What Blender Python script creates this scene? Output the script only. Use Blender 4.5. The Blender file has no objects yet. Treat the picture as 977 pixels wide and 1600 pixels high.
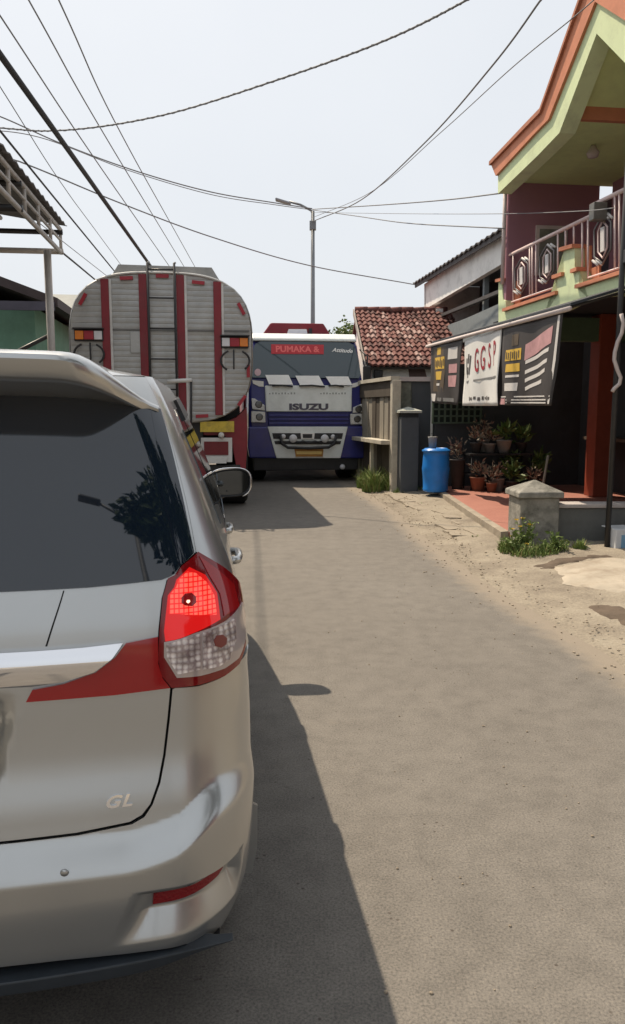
import bpy, bmesh, math, random
from mathutils import Vector, Matrix, noise
R = math.radians
random.seed(7)
scene = bpy.context.scene
COL = scene.collection

# ------------------------------------------------------------------ camera
F, CX, CY, PITCH, CAMH = 1200.0, 488.5, 800.0, R(7.6), 1.5
cam_d = bpy.data.cameras.new('camera'); cam = bpy.data.objects.new('camera', cam_d); COL.objects.link(cam)
cam_d.sensor_fit = 'VERTICAL'; cam_d.sensor_height = 36; cam_d.lens = F / 1600 * 36
cam_d.clip_start = 0.05; cam_d.clip_end = 2000
cam.location = (0, 0, CAMH); cam.rotation_euler = (math.pi / 2 - PITCH, 0, 0)
scene.camera = cam

# ------------------------------------------------------------------ sky and sun
SUN_TO = Vector((-0.41, 0.48, 1.0)).normalized()
EL = math.asin(SUN_TO.z)
world = bpy.data.worlds.new('World'); scene.world = world; world.use_nodes = True
nt = world.node_tree; nt.nodes.clear()
wo = nt.nodes.new('ShaderNodeOutputWorld'); bg = nt.nodes.new('ShaderNodeBackground')
sky = nt.nodes.new('ShaderNodeTexSky'); sky.sky_type = 'NISHITA'; sky.sun_disc = False
sky.sun_elevation = EL; sky.sun_rotation = math.atan2(SUN_TO.x, SUN_TO.y)
sky.dust_density = 6.0; sky.air_density = 1.0; sky.ozone_density = 1.5
tc = nt.nodes.new('ShaderNodeTexCoord'); nz = nt.nodes.new('ShaderNodeTexNoise')
nz.inputs['Scale'].default_value = 1.6; nz.inputs['Detail'].default_value = 5; nz.inputs['Roughness'].default_value = .55
nt.links.new(tc.outputs['Generated'], nz.inputs['Vector'])
cr = nt.nodes.new('ShaderNodeValToRGB')          # thin veil of even cloud
cr.color_ramp.elements[0].position = .3; cr.color_ramp.elements[0].color = (7.15, 7.5, 7.9, 1)
cr.color_ramp.elements[1].position = .75; cr.color_ramp.elements[1].color = (7.85, 8.12, 8.42, 1)
nt.links.new(nz.outputs['Fac'], cr.inputs['Fac'])
mx = nt.nodes.new('ShaderNodeMix'); mx.data_type = 'RGBA'; mx.inputs[0].default_value = .85
nt.links.new(sky.outputs['Color'], mx.inputs[6]); nt.links.new(cr.outputs['Color'], mx.inputs[7])
nt.links.new(mx.outputs[2], bg.inputs['Color']); bg.inputs['Strength'].default_value = 0.1
nt.links.new(bg.outputs[0], wo.inputs['Surface'])
sun_d = bpy.data.lights.new('sun', 'SUN'); sun_d.energy = 4.9; sun_d.angle = R(0.6); sun_d.color = (1, .85, .66)
sun = bpy.data.objects.new('sun', sun_d); COL.objects.link(sun)
sun.rotation_euler = (-SUN_TO).to_track_quat('-Z', 'Y').to_euler(); sun.location = (-8, 9, 20)
scene.view_settings.view_transform = 'Standard'; scene.view_settings.look = 'None'
scene.view_settings.exposure = 0.22; scene.view_settings.gamma = 1.0
scene.view_settings.use_curve_mapping = False

# ------------------------------------------------------------------ pixel -> direction helpers
_cp, _sp = math.cos(PITCH), math.sin(PITCH)
CAM = Vector((0, 0, CAMH))
def ray(px, py):
    v = CY - py
    d = Vector((px - CX, F * _cp + v * _sp, -F * _sp + v * _cp))
    return d / d.y
def at(px, py, Y): return CAM + ray(px, py) * Y
def ground(px, py, z=0.0):
    d = ray(px, py); return CAM + d * ((z - CAMH) / d.z)
def on_plane(px, py, p0, n):
    d = ray(px, py); return CAM + d * ((Vector(p0) - CAM).dot(n) / d.dot(n))
def to_pix(p):
    q = p - CAM
    yc = q.y * _cp - q.z * _sp; vc = q.y * _sp + q.z * _cp
    return CX + F * q.x / yc, CY - F * vc / yc

# ------------------------------------------------------------------ materials
MATS = {}
def mat(name, col, rough=.6, metal=0.0, vary=.12, scale=6.0, bump=0.0, bscale=40.0, spec=.5, coat=0.0,
        dirt=None, dirt_amt=.35, dirt_scale=2.5, emit=None, estr=0.0, trans=0.0, ior=1.45, alpha=1.0, stretch=None):
    if name in MATS: return MATS[name]
    m = bpy.data.materials.new(name); m.use_nodes = True
    n = m.node_tree.nodes; l = m.node_tree.links; b = n['Principled BSDF']
    b.inputs['Roughness'].default_value = rough; b.inputs['Metallic'].default_value = metal
    b.inputs['Specular IOR Level'].default_value = spec; b.inputs['IOR'].default_value = ior
    b.inputs['Coat Weight'].default_value = coat; b.inputs['Coat Roughness'].default_value = .04
    b.inputs['Transmission Weight'].default_value = trans; b.inputs['Alpha'].default_value = alpha
    c4 = (col[0], col[1], col[2], 1)
    b.inputs['Base Color'].default_value = c4
    co = n.new('ShaderNodeTexCoord'); vec = co.outputs['Object']
    if stretch:
        mp = n.new('ShaderNodeMapping'); mp.inputs['Scale'].default_value = stretch
        l.new(vec, mp.inputs['Vector']); vec = mp.outputs['Vector']
    if vary > 0 or dirt:
        t = n.new('ShaderNodeTexNoise'); t.inputs['Scale'].default_value = scale; t.inputs['Detail'].default_value = 6
        t.inputs['Roughness'].default_value = .65
        l.new(vec, t.inputs['Vector'])
        rmp = n.new('ShaderNodeMapRange'); rmp.inputs[1].default_value = .3; rmp.inputs[2].default_value = .7
        rmp.inputs[3].default_value = 1 - vary; rmp.inputs[4].default_value = 1 + vary
        l.new(t.outputs['Fac'], rmp.inputs[0])
        mu = n.new('ShaderNodeVectorMath'); mu.operation = 'SCALE'; mu.inputs[0].default_value = col[:3]
        l.new(rmp.outputs[0], mu.inputs['Scale'])
        out = mu.outputs[0]
        if dirt:
            t2 = n.new('ShaderNodeTexNoise'); t2.inputs['Scale'].default_value = dirt_scale; t2.inputs['Detail'].default_value = 8
            t2.inputs['Roughness'].default_value = .7
            l.new(vec, t2.inputs['Vector'])
            r2 = n.new('ShaderNodeMapRange'); r2.inputs[1].default_value = .48; r2.inputs[2].default_value = .68
            r2.inputs[3].default_value = 0; r2.inputs[4].default_value = dirt_amt
            l.new(t2.outputs['Fac'], r2.inputs[0])
            mm = n.new('ShaderNodeMix'); mm.data_type = 'RGBA'
            l.new(r2.outputs[0], mm.inputs[0]); l.new(out, mm.inputs[6]); mm.inputs[7].default_value = (*dirt, 1)
            out = mm.outputs[2]
        l.new(out, b.inputs['Base Color'])
    if bump > 0:
        t3 = n.new('ShaderNodeTexNoise'); t3.inputs['Scale'].default_value = bscale; t3.inputs['Detail'].default_value = 5
        l.new(vec, t3.inputs['Vector'])
        bp = n.new('ShaderNodeBump'); bp.inputs['Strength'].default_value = bump; bp.inputs['Distance'].default_value = .01
        l.new(t3.outputs['Fac'], bp.inputs['Height']); l.new(bp.outputs[0], b.inputs['Normal'])
    if emit:
        b.inputs['Emission Color'].default_value = (*emit, 1); b.inputs['Emission Strength'].default_value = estr
    MATS[name] = m
    return m

# ------------------------------------------------------------------ object helpers
def link(name, me, m=None, parent=None, smooth=False):
    o = bpy.data.objects.new(name, me); COL.objects.link(o)
    if m is not None and not me.materials: me.materials.append(m)
    if parent is not None: o.parent = parent
    if smooth:
        for p in me.polygons: p.use_smooth = True
    return o
def obj(name, bm, m=None, parent=None, smooth=False, bevel=0.0, recalc=True):
    if recalc: bmesh.ops.recalc_face_normals(bm, faces=bm.faces[:])
    me = bpy.data.meshes.new(name); bm.to_mesh(me); bm.free()
    o = link(name, me, m, parent, smooth)
    if bevel > 0:
        md = o.modifiers.new('bevel', 'BEVEL'); md.width = bevel; md.segments = 2; md.limit_method = 'ANGLE'; md.angle_limit = R(35)
    return o
def tag(o, label=None, cat=None, group=None, kind=None):
    if label: o['label'] = label
    if cat: o['category'] = cat
    if group: o['group'] = group
    if kind: o['kind'] = kind
    return o
def empty(name, loc=(0, 0, 0), rz=0.0, label=None, cat=None, group=None):
    o = bpy.data.objects.new(name, None); COL.objects.link(o); o.location = loc; o.rotation_euler = (0, 0, rz)
    o.empty_display_size = .1
    return tag(o, label, cat, group)
def copy_tree(o, parent=None):
    c = o.copy(); COL.objects.link(c)
    if parent is not None: c.parent = parent
    for ch in list(o.children): copy_tree(ch, c)
    return c
def box(bm, x0, x1, y0, y1, z0, z1, rot=None):
    vs = [bm.verts.new((x, y, z)) for z in (z0, z1) for y in (y0, y1) for x in (x0, x1)]
    for f in ((0, 2, 3, 1), (4, 5, 7, 6), (0, 1, 5, 4), (2, 6, 7, 3), (0, 4, 6, 2), (1, 3, 7, 5)):
        bm.faces.new([vs[i] for i in f])
    if rot is not None: bmesh.ops.transform(bm, matrix=rot, verts=vs)
    return vs
def bx(name, x0, x1, y0, y1, z0, z1, m, parent=None, bevel=0.0, rot=None):
    bm = bmesh.new(); box(bm, x0, x1, y0, y1, z0, z1, rot); return obj(name, bm, m, parent, bevel=bevel)
def tube(bm, pts, r, n=8, caps=True, r_end=None):
    pts = [Vector(p) for p in pts]; rings = []
    N = len(pts); up = None
    for i, p in enumerate(pts):
        t = (pts[min(i + 1, N - 1)] - pts[max(i - 1, 0)]).normalized()
        if up is None:
            up = Vector((0, 0, 1)) if abs(t.z) < .9 else Vector((1, 0, 0))
        a = t.cross(up).normalized(); b = a.cross(t).normalized(); up = b
        rr = r if r_end is None else r + (r_end - r) * i / max(1, N - 1)
        rings.append([bm.verts.new(p + (a * math.cos(2 * math.pi * k / n) + b * math.sin(2 * math.pi * k / n)) * rr) for k in range(n)])
    for i in range(N - 1):
        for k in range(n):
            bm.faces.new((rings[i][k], rings[i][(k + 1) % n], rings[i + 1][(k + 1) % n], rings[i + 1][k]))
    if caps:
        bm.faces.new(rings[0][::-1]); bm.faces.new(rings[-1])
def tb(name, pts, r, m, parent=None, n=8, r_end=None):
    bm = bmesh.new(); tube(bm, pts, r, n, r_end=r_end); return obj(name, bm, m, parent, smooth=True)
def lathe(bm, prof, n=24, c=(0, 0, 0), axis='z'):
    rings = []
    for r, h in prof:
        ring = []
        for k in range(n):
            a = 2 * math.pi * k / n
            if axis == 'z': p = (c[0] + r * math.cos(a), c[1] + r * math.sin(a), c[2] + h)
            elif axis == 'x': p = (c[0] + h, c[1] + r * math.cos(a), c[2] + r * math.sin(a))
            else: p = (c[0] + r * math.cos(a), c[1] + h, c[2] + r * math.sin(a))
            ring.append(bm.verts.new(p))
        rings.append(ring)
    for i in range(len(rings) - 1):
        for k in range(n):
            bm.faces.new((rings[i][k], rings[i][(k + 1) % n], rings[i + 1][(k + 1) % n], rings[i + 1][k]))
    if prof[0][0] > 1e-4: bm.faces.new(rings[0][::-1])
    if prof[-1][0] > 1e-4: bm.faces.new(rings[-1])
    bmesh.ops.remove_doubles(bm, verts=bm.verts[:], dist=1e-6)
def prism(bm, pts, off):
    """pts: closed polygon of 3-D points, extruded by vector off"""
    off = Vector(off)
    a = [bm.verts.new(p) for p in pts]; b = [bm.verts.new(Vector(p) + off) for p in pts]
    n = len(pts)
    fs = [bm.faces.new(a), bm.faces.new(b[::-1])]
    for i in range(n): bm.faces.new((a[i], b[i], b[(i + 1) % n], a[(i + 1) % n]))
    bmesh.ops.triangulate(bm, faces=fs, ngon_method='EAR_CLIP')
def pr(name, pts, off, m, parent=None, bevel=0.0):
    bm = bmesh.new(); prism(bm, pts, off); return obj(name, bm, m, parent, bevel=bevel)
def text(name, s, size, mtx, m, parent=None, extrude=.002, shear=0.0, sx=1.0, space=1.0, bold=0.0):
    cu = bpy.data.curves.new('txt', 'FONT'); cu.body = s; cu.size = size; cu.extrude = extrude; cu.shear = shear
    cu.align_x = 'CENTER'; cu.align_y = 'CENTER'; cu.space_character = space; cu.offset = bold; cu.resolution_u = 3
    t = bpy.data.objects.new('txt', cu); COL.objects.link(t)
    me = bpy.data.meshes.new_from_object(t.evaluated_get(bpy.context.evaluated_depsgraph_get()))
    bpy.data.objects.remove(t); bpy.data.curves.remove(cu)
    me.materials.clear()
    me.transform(mtx @ Matrix.Diagonal((sx, 1, 1, 1)))
    return link(name, me, m, parent)
def frame3(o, xdir, ydir):
    x = Vector(xdir).normalized(); y = Vector(ydir).normalized(); z = x.cross(y)
    M = Matrix((x, y, z)).transposed().to_4x4(); M.translation = Vector(o); return M
def pchip(xs, ys):
    n = len(xs); h = [xs[i + 1] - xs[i] for i in range(n - 1)]; d = [(ys[i + 1] - ys[i]) / h[i] for i in range(n - 1)]
    m = [d[0]] + [0 if d[i - 1] * d[i] <= 0 else 2 * d[i - 1] * d[i] / (d[i - 1] + d[i]) for i in range(1, n - 1)] + [d[-1]]
    def f(x):
        if x <= xs[0]: return ys[0] + m[0] * (x - xs[0])
        if x >= xs[-1]: return ys[-1] + m[-1] * (x - xs[-1])
        i = 0
        while xs[i + 1] < x: i += 1
        t = (x - xs[i]) / h[i]; t2 = t * t; t3 = t2 * t
        return (2 * t3 - 3 * t2 + 1) * ys[i] + (t3 - 2 * t2 + t) * h[i] * m[i] + (-2 * t3 + 3 * t2) * ys[i + 1] + (t3 - t2) * h[i] * m[i + 1]
    return f
def sst(a, b, x):
    t = max(0.0, min(1.0, (x - a) / (b - a))); return t * t * (3 - 2 * t)

# street frame: local +y runs away from the camera along the road, +x points to the right-hand houses
TH = math.atan(.13)
SX = Vector((math.cos(TH), math.sin(TH), 0)); SY = Vector((-math.sin(TH), math.cos(TH), 0))
# ================================================================== the setting
def node_mat(name, build):
    m = bpy.data.materials.new(name); m.use_nodes = True
    n = m.node_tree.nodes; l = m.node_tree.links; build(n, l, n['Principled BSDF']); return m
def _noise(n, l, vec, sc, det=6, ro=.6):
    t = n.new('ShaderNodeTexNoise'); t.inputs['Scale'].default_value = sc; t.inputs['Detail'].default_value = det
    t.inputs['Roughness'].default_value = ro; l.new(vec, t.inputs['Vector']); return t.outputs['Fac']
def _ramp(n, l, fac, stops):
    r = n.new('ShaderNodeValToRGB'); e = r.color_ramp.elements
    e[0].position, e[0].color = stops[0][0], (*stops[0][1], 1); e[1].position, e[1].color = stops[-1][0], (*stops[-1][1], 1)
    for p, c in stops[1:-1]:
        k = e.new(p); k.color = (*c, 1)
    l.new(fac, r.inputs['Fac']); return r.outputs['Color']
def _mix(n, l, fac, a, b, mode='MIX'):
    m = n.new('ShaderNodeMix'); m.data_type = 'RGBA'; m.blend_type = mode
    if isinstance(fac, float): m.inputs[0].default_value = fac
    else: l.new(fac, m.inputs[0])
    for k, v in ((6, a), (7, b)):
        if isinstance(v, tuple): m.inputs[k].default_value = (*v, 1)
        else: l.new(v, m.inputs[k])
    return m.outputs[2]
def asphalt(n, l, b):
    co = n.new('ShaderNodeTexCoord').outputs['Object']
    big = _ramp(n, l, _noise(n, l, co, .45, 5), [(.3, (.148, .136, .121)), (.5, (.161, .148, .131)), (.72, (.177, .164, .146))])
    fine = _ramp(n, l, _noise(n, l, co, 130, 3, .7), [(.3, (.55, .55, .56)), (.5, (1, 1, 1)), (.72, (1.42, 1.38, 1.32))])
    c = _mix(n, l, 1.0, big, fine, 'MULTIPLY')
    mid = _ramp(n, l, _noise(n, l, co, 7, 8, .7), [(.28, (.78, .78, .78)), (.6, (1.07, 1.07, 1.07))])
    c = _mix(n, l, 1.0, c, mid, 'MULTIPLY')
    vo = n.new('ShaderNodeTexVoronoi'); vo.inputs['Scale'].default_value = 26; l.new(co, vo.inputs['Vector'])
    spot = n.new('ShaderNodeMapRange'); spot.inputs[1].default_value = .10; spot.inputs[2].default_value = .17; spot.inputs[3].default_value = 1; spot.inputs[4].default_value = 0
    l.new(vo.outputs['Distance'], spot.inputs[0])
    gate = n.new('ShaderNodeMapRange'); gate.inputs[1].default_value = .54; gate.inputs[2].default_value = .62
    l.new(_noise(n, l, co, 5.5, 2), gate.inputs[0])
    mu = n.new('ShaderNodeMath'); mu.operation = 'MULTIPLY'; l.new(spot.outputs[0], mu.inputs[0]); l.new(gate.outputs[0], mu.inputs[1])
    c = _mix(n, l, mu.outputs[0], c, (.075, .062, .052))
    # pale worn dust spread along the edge by tyres
    pale = n.new('ShaderNodeMapRange'); pale.inputs[1].default_value = .62; pale.inputs[2].default_value = .8; pale.inputs[4].default_value = .35
    l.new(_noise(n, l, co, 2.2, 7, .75), pale.inputs[0])
    c = _mix(n, l, pale.outputs[0], c, (.27, .22, .17))
    # dust blown in from the verge thins out away from the edge
    ea = n.new('ShaderNodeAttribute'); ea.attribute_name = 'edge'
    ad = n.new('ShaderNodeMath'); ad.operation = 'MULTIPLY_ADD'; ad.inputs[1].default_value = .9; l.new(_noise(n, l, co, 5, 8, .75), ad.inputs[0]); ad.inputs[2].default_value = -.78
    a2 = n.new('ShaderNodeMath'); a2.operation = 'ADD'; l.new(ea.outputs['Fac'], a2.inputs[0]); l.new(ad.outputs[0], a2.inputs[1])
    a3 = n.new('ShaderNodeMapRange'); a3.inputs[1].default_value = .1; a3.inputs[2].default_value = .5; a3.inputs[4].default_value = .85; l.new(a2.outputs[0], a3.inputs[0])
    c = _mix(n, l, a3.outputs[0], c, (.26, .22, .172))
    l.new(c, b.inputs['Base Color']); b.inputs['Roughness'].default_value = .82; b.inputs['Specular IOR Level'].default_value = .35
    bp = n.new('ShaderNodeBump'); bp.inputs['Strength'].default_value = .55; bp.inputs['Distance'].default_value = .006
    l.new(_noise(n, l, co, 160, 3, .8), bp.inputs['Height']); l.new(bp.outputs[0], b.inputs['Normal'])
M_ASPH = node_mat('asphalt', asphalt)
def dusty(n, l, b):
    co = n.new('ShaderNodeTexCoord').outputs['Object']
    c = _ramp(n, l, _noise(n, l, co, 1.3, 8, .7), [(.3, (.15, .125, .098)), (.43, (.235, .2, .158)), (.56, (.3, .26, .205)), (.75, (.37, .33, .265))])
    f = _ramp(n, l, _noise(n, l, co, 45, 5, .75), [(.3, (.7, .7, .7)), (.7, (1.15, 1.15, 1.12))])
    c = _mix(n, l, 1.0, c, f, 'MULTIPLY')
    l.new(c, b.inputs['Base Color']); b.inputs['Roughness'].default_value = .95
    bp = n.new('ShaderNodeBump'); bp.inputs['Strength'].default_value = .7; bp.inputs['Distance'].default_value = .02
    l.new(_noise(n, l, co, 30, 8, .7), bp.inputs['Height']); l.new(bp.outputs[0], b.inputs['Normal'])
M_DUST = node_mat('dusty_concrete', dusty)
M_SOIL = mat('dry_soil', (.2, .165, .115), .95, vary=.25, scale=1.2, bump=.4, bscale=15, dirt=(.09, .1, .05), dirt_amt=.6)

# ground to the horizon
bm = bmesh.new()
vs = [bm.verts.new(p) for p in ((-700, -700, -.03), (700, -700, -.03), (700, 900, -.03), (-700, 900, -.03))]; bm.faces.new(vs)
tag(obj('ground', bm, M_SOIL), kind='structure')

# road: right edge traced from the photograph, then continued along the street
edge_px = [(560, 764), (590, 782), (622, 801), (660, 836), (700, 868), (742, 898), (790, 931), (850, 966), (915, 1003), (977, 1041)]
redge = [ground(*p) for p in edge_px]
def edge_x(y):                                   # road edge x at world y
    pts = [(p.y, p.x) for p in redge]
    if y >= pts[0][0]: return pts[0][1] - .13 * (y - pts[0][0])
    if y <= pts[-1][0]: return pts[-1][1] + .10 * (pts[-1][0] - y)
    for (y1, x1), (y0, x0) in zip(pts, pts[1:]):
        if y0 <= y <= y1: return x0 + (x1 - x0) * (y - y0) / (y1 - y0)
def left_x(y): return -3.62 - .125 * (y - 11)
ys = [-60, -40, -25, -15, -8, -4, -1] + [0 + .12 * i for i in range(int(17 / .12))] + [17.2, 19, 22, 26, 32, 40, 55, 80, 120]
bm = bmesh.new(); prev = None; ev_ = []
for y in ys:
    j = .035 * noise.noise((y * 3.1, 2, 0)) + .02 * noise.noise((y * 9, 5, 0))
    e_ = bm.verts.new((edge_x(y) - .5, y, 0)); a = bm.verts.new((left_x(y) + .04 * noise.noise((y * 2, 9, 0)), y, 0)); c = bm.verts.new((edge_x(y) + j, y, 0))
    m_ = bm.verts.new(((a.co.x + c.co.x) / 2, y, .0))
    if prev: bm.faces.new((prev[0], prev[1], m_, a)); bm.faces.new((prev[1], prev[3], e_, m_)); bm.faces.new((prev[3], prev[2], c, e_))
    prev = (a, m_, c, e_); ev_ += [(a, .0), (m_, 0.0), (e_, 0.0), (c, 1.0)]
bm.verts.index_update(); ed_ = {v.index: w for v, w in ev_}
road = tag(obj('road', bm, M_ASPH), kind='structure')
at_ = road.data.attributes.new('edge', 'FLOAT', 'POINT')
for i in range(len(road.data.vertices)): at_.data[i].value = ed_[i]

# right-hand verge: broken concrete and dust, rising a little to the terrace
def verge_h(x, y):
    u = max(0, min(1, (x - edge_x(y) + .1) / (3.2 if y < 8.3 else 2.6)))
    return -.012 + .075 * sst(0, .5, u) + (.022 * noise.noise((x * 3.2, y * 3.2, 1)) + .012 * noise.noise((x * 11, y * 11, 4))) * sst(.0, .1, u)
bm = bmesh.new(); rows = []
for y in [-30, -20, -12, -6, -2, 0, 1, 2] + [2.4 + .1 * i for i in range(135)] + [17, 19, 22, 28, 40]:
    row = []
    for k in range(26):
        u = k / 25; x = edge_x(y) - .1 + u * (3.2 if y < 8.3 else 2.6)
        h = verge_h(x, y)
        row.append(bm.verts.new((x, y, h)))
    rows.append(row)
for a, b in zip(rows, rows[1:]):
    for k in range(25): bm.faces.new((a[k], a[k + 1], b[k + 1], b[k]))
verge = tag(obj('verge', bm, M_DUST, smooth=True), kind='structure')
# loose paving slabs in the verge beside the terrace
M_SLAB = mat('worn_slab', (.3, .26, .205), .93, vary=.22, scale=5, bump=.5, bscale=35, dirt=(.16, .12, .085), dirt_amt=.6, dirt_scale=4)
rs = random.Random(3)
slab_me = []
for v in range(6):
    bm = bmesh.new()
    pts = []
    for (sx_, sy_) in ((-1, -1), (0, -1.04), (1, -1), (1.03, .1), (1, 1), (.1, 1.02), (-1, 1), (-1.02, 0)):
        pts.append(Vector((sx_ * .22 + rs.uniform(-.03, .03), sy_ * .11 + rs.uniform(-.02, .02), 0)))
    prism(bm, pts, (0, 0, .05))
    bmesh.ops.recalc_face_normals(bm, faces=bm.faces[:])
    me = bpy.data.meshes.new('paving_slab'); bm.to_mesh(me); bm.free(); me.materials.append(M_SLAB); slab_me.append(me)
for r_ in range(5):
    y = 8.7
    while y < 14.2:
        y += rs.uniform(.42, .5)
        x = edge_x(y) + .42 + .17 * r_ * (1 + .5 * sst(14, 9, y)) + rs.uniform(-.02, .02)
        if rs.random() < .18: continue
        o = bpy.data.objects.new('paving_slab', rs.choice(slab_me)); COL.objects.link(o); o.parent = verge
        o.location = (x, y, -.026 + .009 * r_ + rs.uniform(-.008, .008))
        o.rotation_euler = (rs.uniform(-.03, .03), rs.uniform(-.03, .03), R(90) + TH + rs.uniform(-.12, .12))

# pale concrete apron and dark damp soil in the near verge
M_APRON = mat('pale_apron', (.38, .335, .27), .93, vary=.14, scale=4, bump=.4, bscale=30, dirt=(.24, .19, .14), dirt_amt=.7, dirt_scale=3)
M_DAMP = mat('damp_soil', (.1, .075, .055), .95, vary=.3, scale=6, bump=.5, bscale=25)
def sheet(name, pix, z, m, seed):
    pts = []
    P = [ground(*p, .05) for p in pix]
    for i in range(len(P)):
        a, b = P[i], P[(i + 1) % len(P)]; k = max(2, int((b - a).length / .08))
        for j in range(k):
            q = a.lerp(b, j / k); pts.append(q + Vector((noise.noise((q.x * 6, q.y * 6, seed)), noise.noise((q.x * 6, q.y * 6, seed + 7)), 0)) * .05)
    from mathutils.geometry import delaunay_2d_cdt
    nb = len(pts); x0, x1 = min(p.x for p in pts), max(p.x for p in pts); y0, y1 = min(p.y for p in pts), max(p.y for p in pts)
    inner = [Vector((x0 + .06 * i, y0 + .06 * j)) for i in range(1, int((x1 - x0) / .06)) for j in range(1, int((y1 - y0) / .06))]
    V, E_, F_, *_r = delaunay_2d_cdt([Vector((p.x, p.y)) for p in pts] + inner, [], [list(range(nb))], 1, 1e-6)
    cen = Vector((sum(p.x for p in pts) / nb, sum(p.y for p in pts) / nb))
    bm = bmesh.new(); vs = [bm.verts.new((v.x, v.y, verge_h(v.x, v.y) + z)) for v in V]
    for f in F_: bm.faces.new([vs[i] for i in f])
    for v in [v for v in bm.verts if any(e.is_boundary for e in v.link_edges)]: v.co.z -= .02
    o = obj(name, bm, m, verge, smooth=True)
    for p in o.data.polygons: pass
    return o
sheet('concrete_apron', [(868, 884), (930, 876), (1040, 874), (1080, 945), (985, 925), (925, 916), (880, 906)], .014, M_APRON, 1)
sheet('damp_soil', [(905, 934), (940, 938), (1000, 950), (1040, 985), (985, 972), (940, 955)], .009, M_DAMP, 4)
sheet('soil_patch', [(832, 880), (870, 874), (945, 868), (960, 872), (880, 880), (850, 886)], .01, M_DAMP, 6)

# left pavement with a kerb
M_CONC = mat('old_concrete', (.3, .28, .25), .92, vary=.2, scale=2, bump=.4, bscale=30, dirt=(.12, .11, .1), dirt_amt=.5)
bm = bmesh.new(); prev = None
for y in [-60, -30, -10, -5] + list(range(-3, 30)) + [40, 60, 100]:
    x = left_x(y)
    r4 = [bm.verts.new(p) for p in ((x - 3.2, y, .1), (x - .02, y, .12), (x, y, .0), (x, y, -.02))]
    if prev:
        for k in range(3): bm.faces.new((prev[k], prev[k + 1], r4[k + 1], r4[k]))
    prev = r4
tag(obj('pavement', bm, M_CONC), kind='structure')

# red terrace in front of the shop
TZ = .125
def stp(b, y, z=0.0, O=(3.24, 13.3)): return Vector((O[0], O[1], 0)) + SX * b + SY * y + Vector((0, 0, z))
M_RED = node_mat('red_floor', lambda n, l, b: (
    l.new(_mix(n, l, 1.0, _ramp(n, l, _noise(n, l, n.new('ShaderNodeTexCoord').outputs['Object'], 2.2, 7, .7), [(.3, (.3, .115, .085)), (.7, (.38, .165, .12))]),
               _ramp(n, l, _noise(n, l, n.new('ShaderNodeTexCoord').outputs['Object'], 40, 4), [(.3, (.85, .85, .85)), (.7, (1.1, 1.1, 1.1))]), 'MULTIPLY'), b.inputs['Base Color']),
    b.inputs['Roughness'].__setattr__('default_value', .75)))
ter = [stp(-.95, .75, 0), stp(-1.05, -.2), stp(-1.45, -3.2), stp(-1.62, -4.55), stp(3.2, -4.55), stp(3.2, .75)]
bm = bmesh.new(); prism(bm, [p + Vector((0, 0, TZ)) for p in ter], (0, 0, -.2))
tag(obj('terrace', bm, M_RED), kind='structure')
bm = bmesh.new()
for k in range(3):
    a, b_ = ter[k], ter[k + 1]; d = (b_ - a).normalized(); nn = Vector((d.y, -d.x, 0))
    if nn.x > 0: nn = -nn
    prism(bm, [a + nn * .003 + Vector((0, 0, TZ + .012)), b_ + nn * .003 + Vector((0, 0, TZ + .012)), b_ + nn * .09 + Vector((0, 0, TZ + .004)), a + nn * .09 + Vector((0, 0, TZ + .004))], (0, 0, -.14))
tag(obj('terrace_kerb', bm, M_SLAB), kind='structure')
# ================================================================== silver minivan in the foreground
CARPOS, CARROT = Vector((-.956, 1.451, 0)), R(8.0)
MCAR = Matrix.Translation(CARPOS) @ Matrix.Rotation(CARROT, 4, 'Z')
def paint(n, l, b):
    co = n.new('ShaderNodeTexCoord').outputs['Object']
    fl = _ramp(n, l, _noise(n, l, co, 1.7, 3), [(.35, (.48, .49, .485)), (.65, (.505, .515, .51))])
    du = n.new('ShaderNodeMapRange'); du.inputs[1].default_value = .2; du.inputs[2].default_value = .95; du.inputs[4].default_value = .16
    l.new(_noise(n, l, co, 2.5, 4, .55), du.inputs[0])
    l.new(_mix(n, l, du.outputs[0], fl, (.36, .32, .27)), b.inputs['Base Color'])
    b.inputs['Metallic'].default_value = .8
    ro = n.new('ShaderNodeMapRange'); ro.inputs[1].default_value = .1; ro.inputs[2].default_value = .9; ro.inputs[3].default_value = .25; ro.inputs[4].default_value = .36
    l.new(_noise(n, l, co, 2.5, 3, .5), ro.inputs[0]); l.new(ro.outputs[0], b.inputs['Roughness'])
    b.inputs['Coat Weight'].default_value = .8; b.inputs['Coat Roughness'].default_value = .06
M_PAINT = node_mat('silver_paint', paint)
M_CGLASS = mat('dark_tinted_glass', (.008, .014, .024), .02, vary=0, spec=.8, ior=1.52)
M_SGLASS = mat('side_glass', (.02, .024, .026), .03, vary=0, spec=.6, ior=1.52)
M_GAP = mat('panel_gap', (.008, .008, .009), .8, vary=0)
M_BLACKPL = mat('black_plastic', (.018, .02, .024), .45, vary=.1)
M_LIP = mat('dark_blue_grey_lip', (.035, .042, .05), .38, vary=.15, scale=9)
M_CHROME = mat('chrome', (.82, .82, .84), .05, metal=1, vary=0)
M_TYRE = mat('tyre_rubber', (.016, .016, .016), .85, vary=.2, bump=.2)
M_RIM = mat('alloy', (.5, .5, .5), .35, metal=.9, vary=.08)
M_REDLENS = mat('red_lens', (.34, .006, .008), .08, vary=.05, spec=.6, coat=.5)
M_REDDARK = mat('dark_red_lens', (.2, .004, .007), .07, vary=.05, spec=.6, coat=.4)
M_REFL = mat('red_reflector', (.22, .01, .014), .25, vary=.08, bump=.3, bscale=160)
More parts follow.
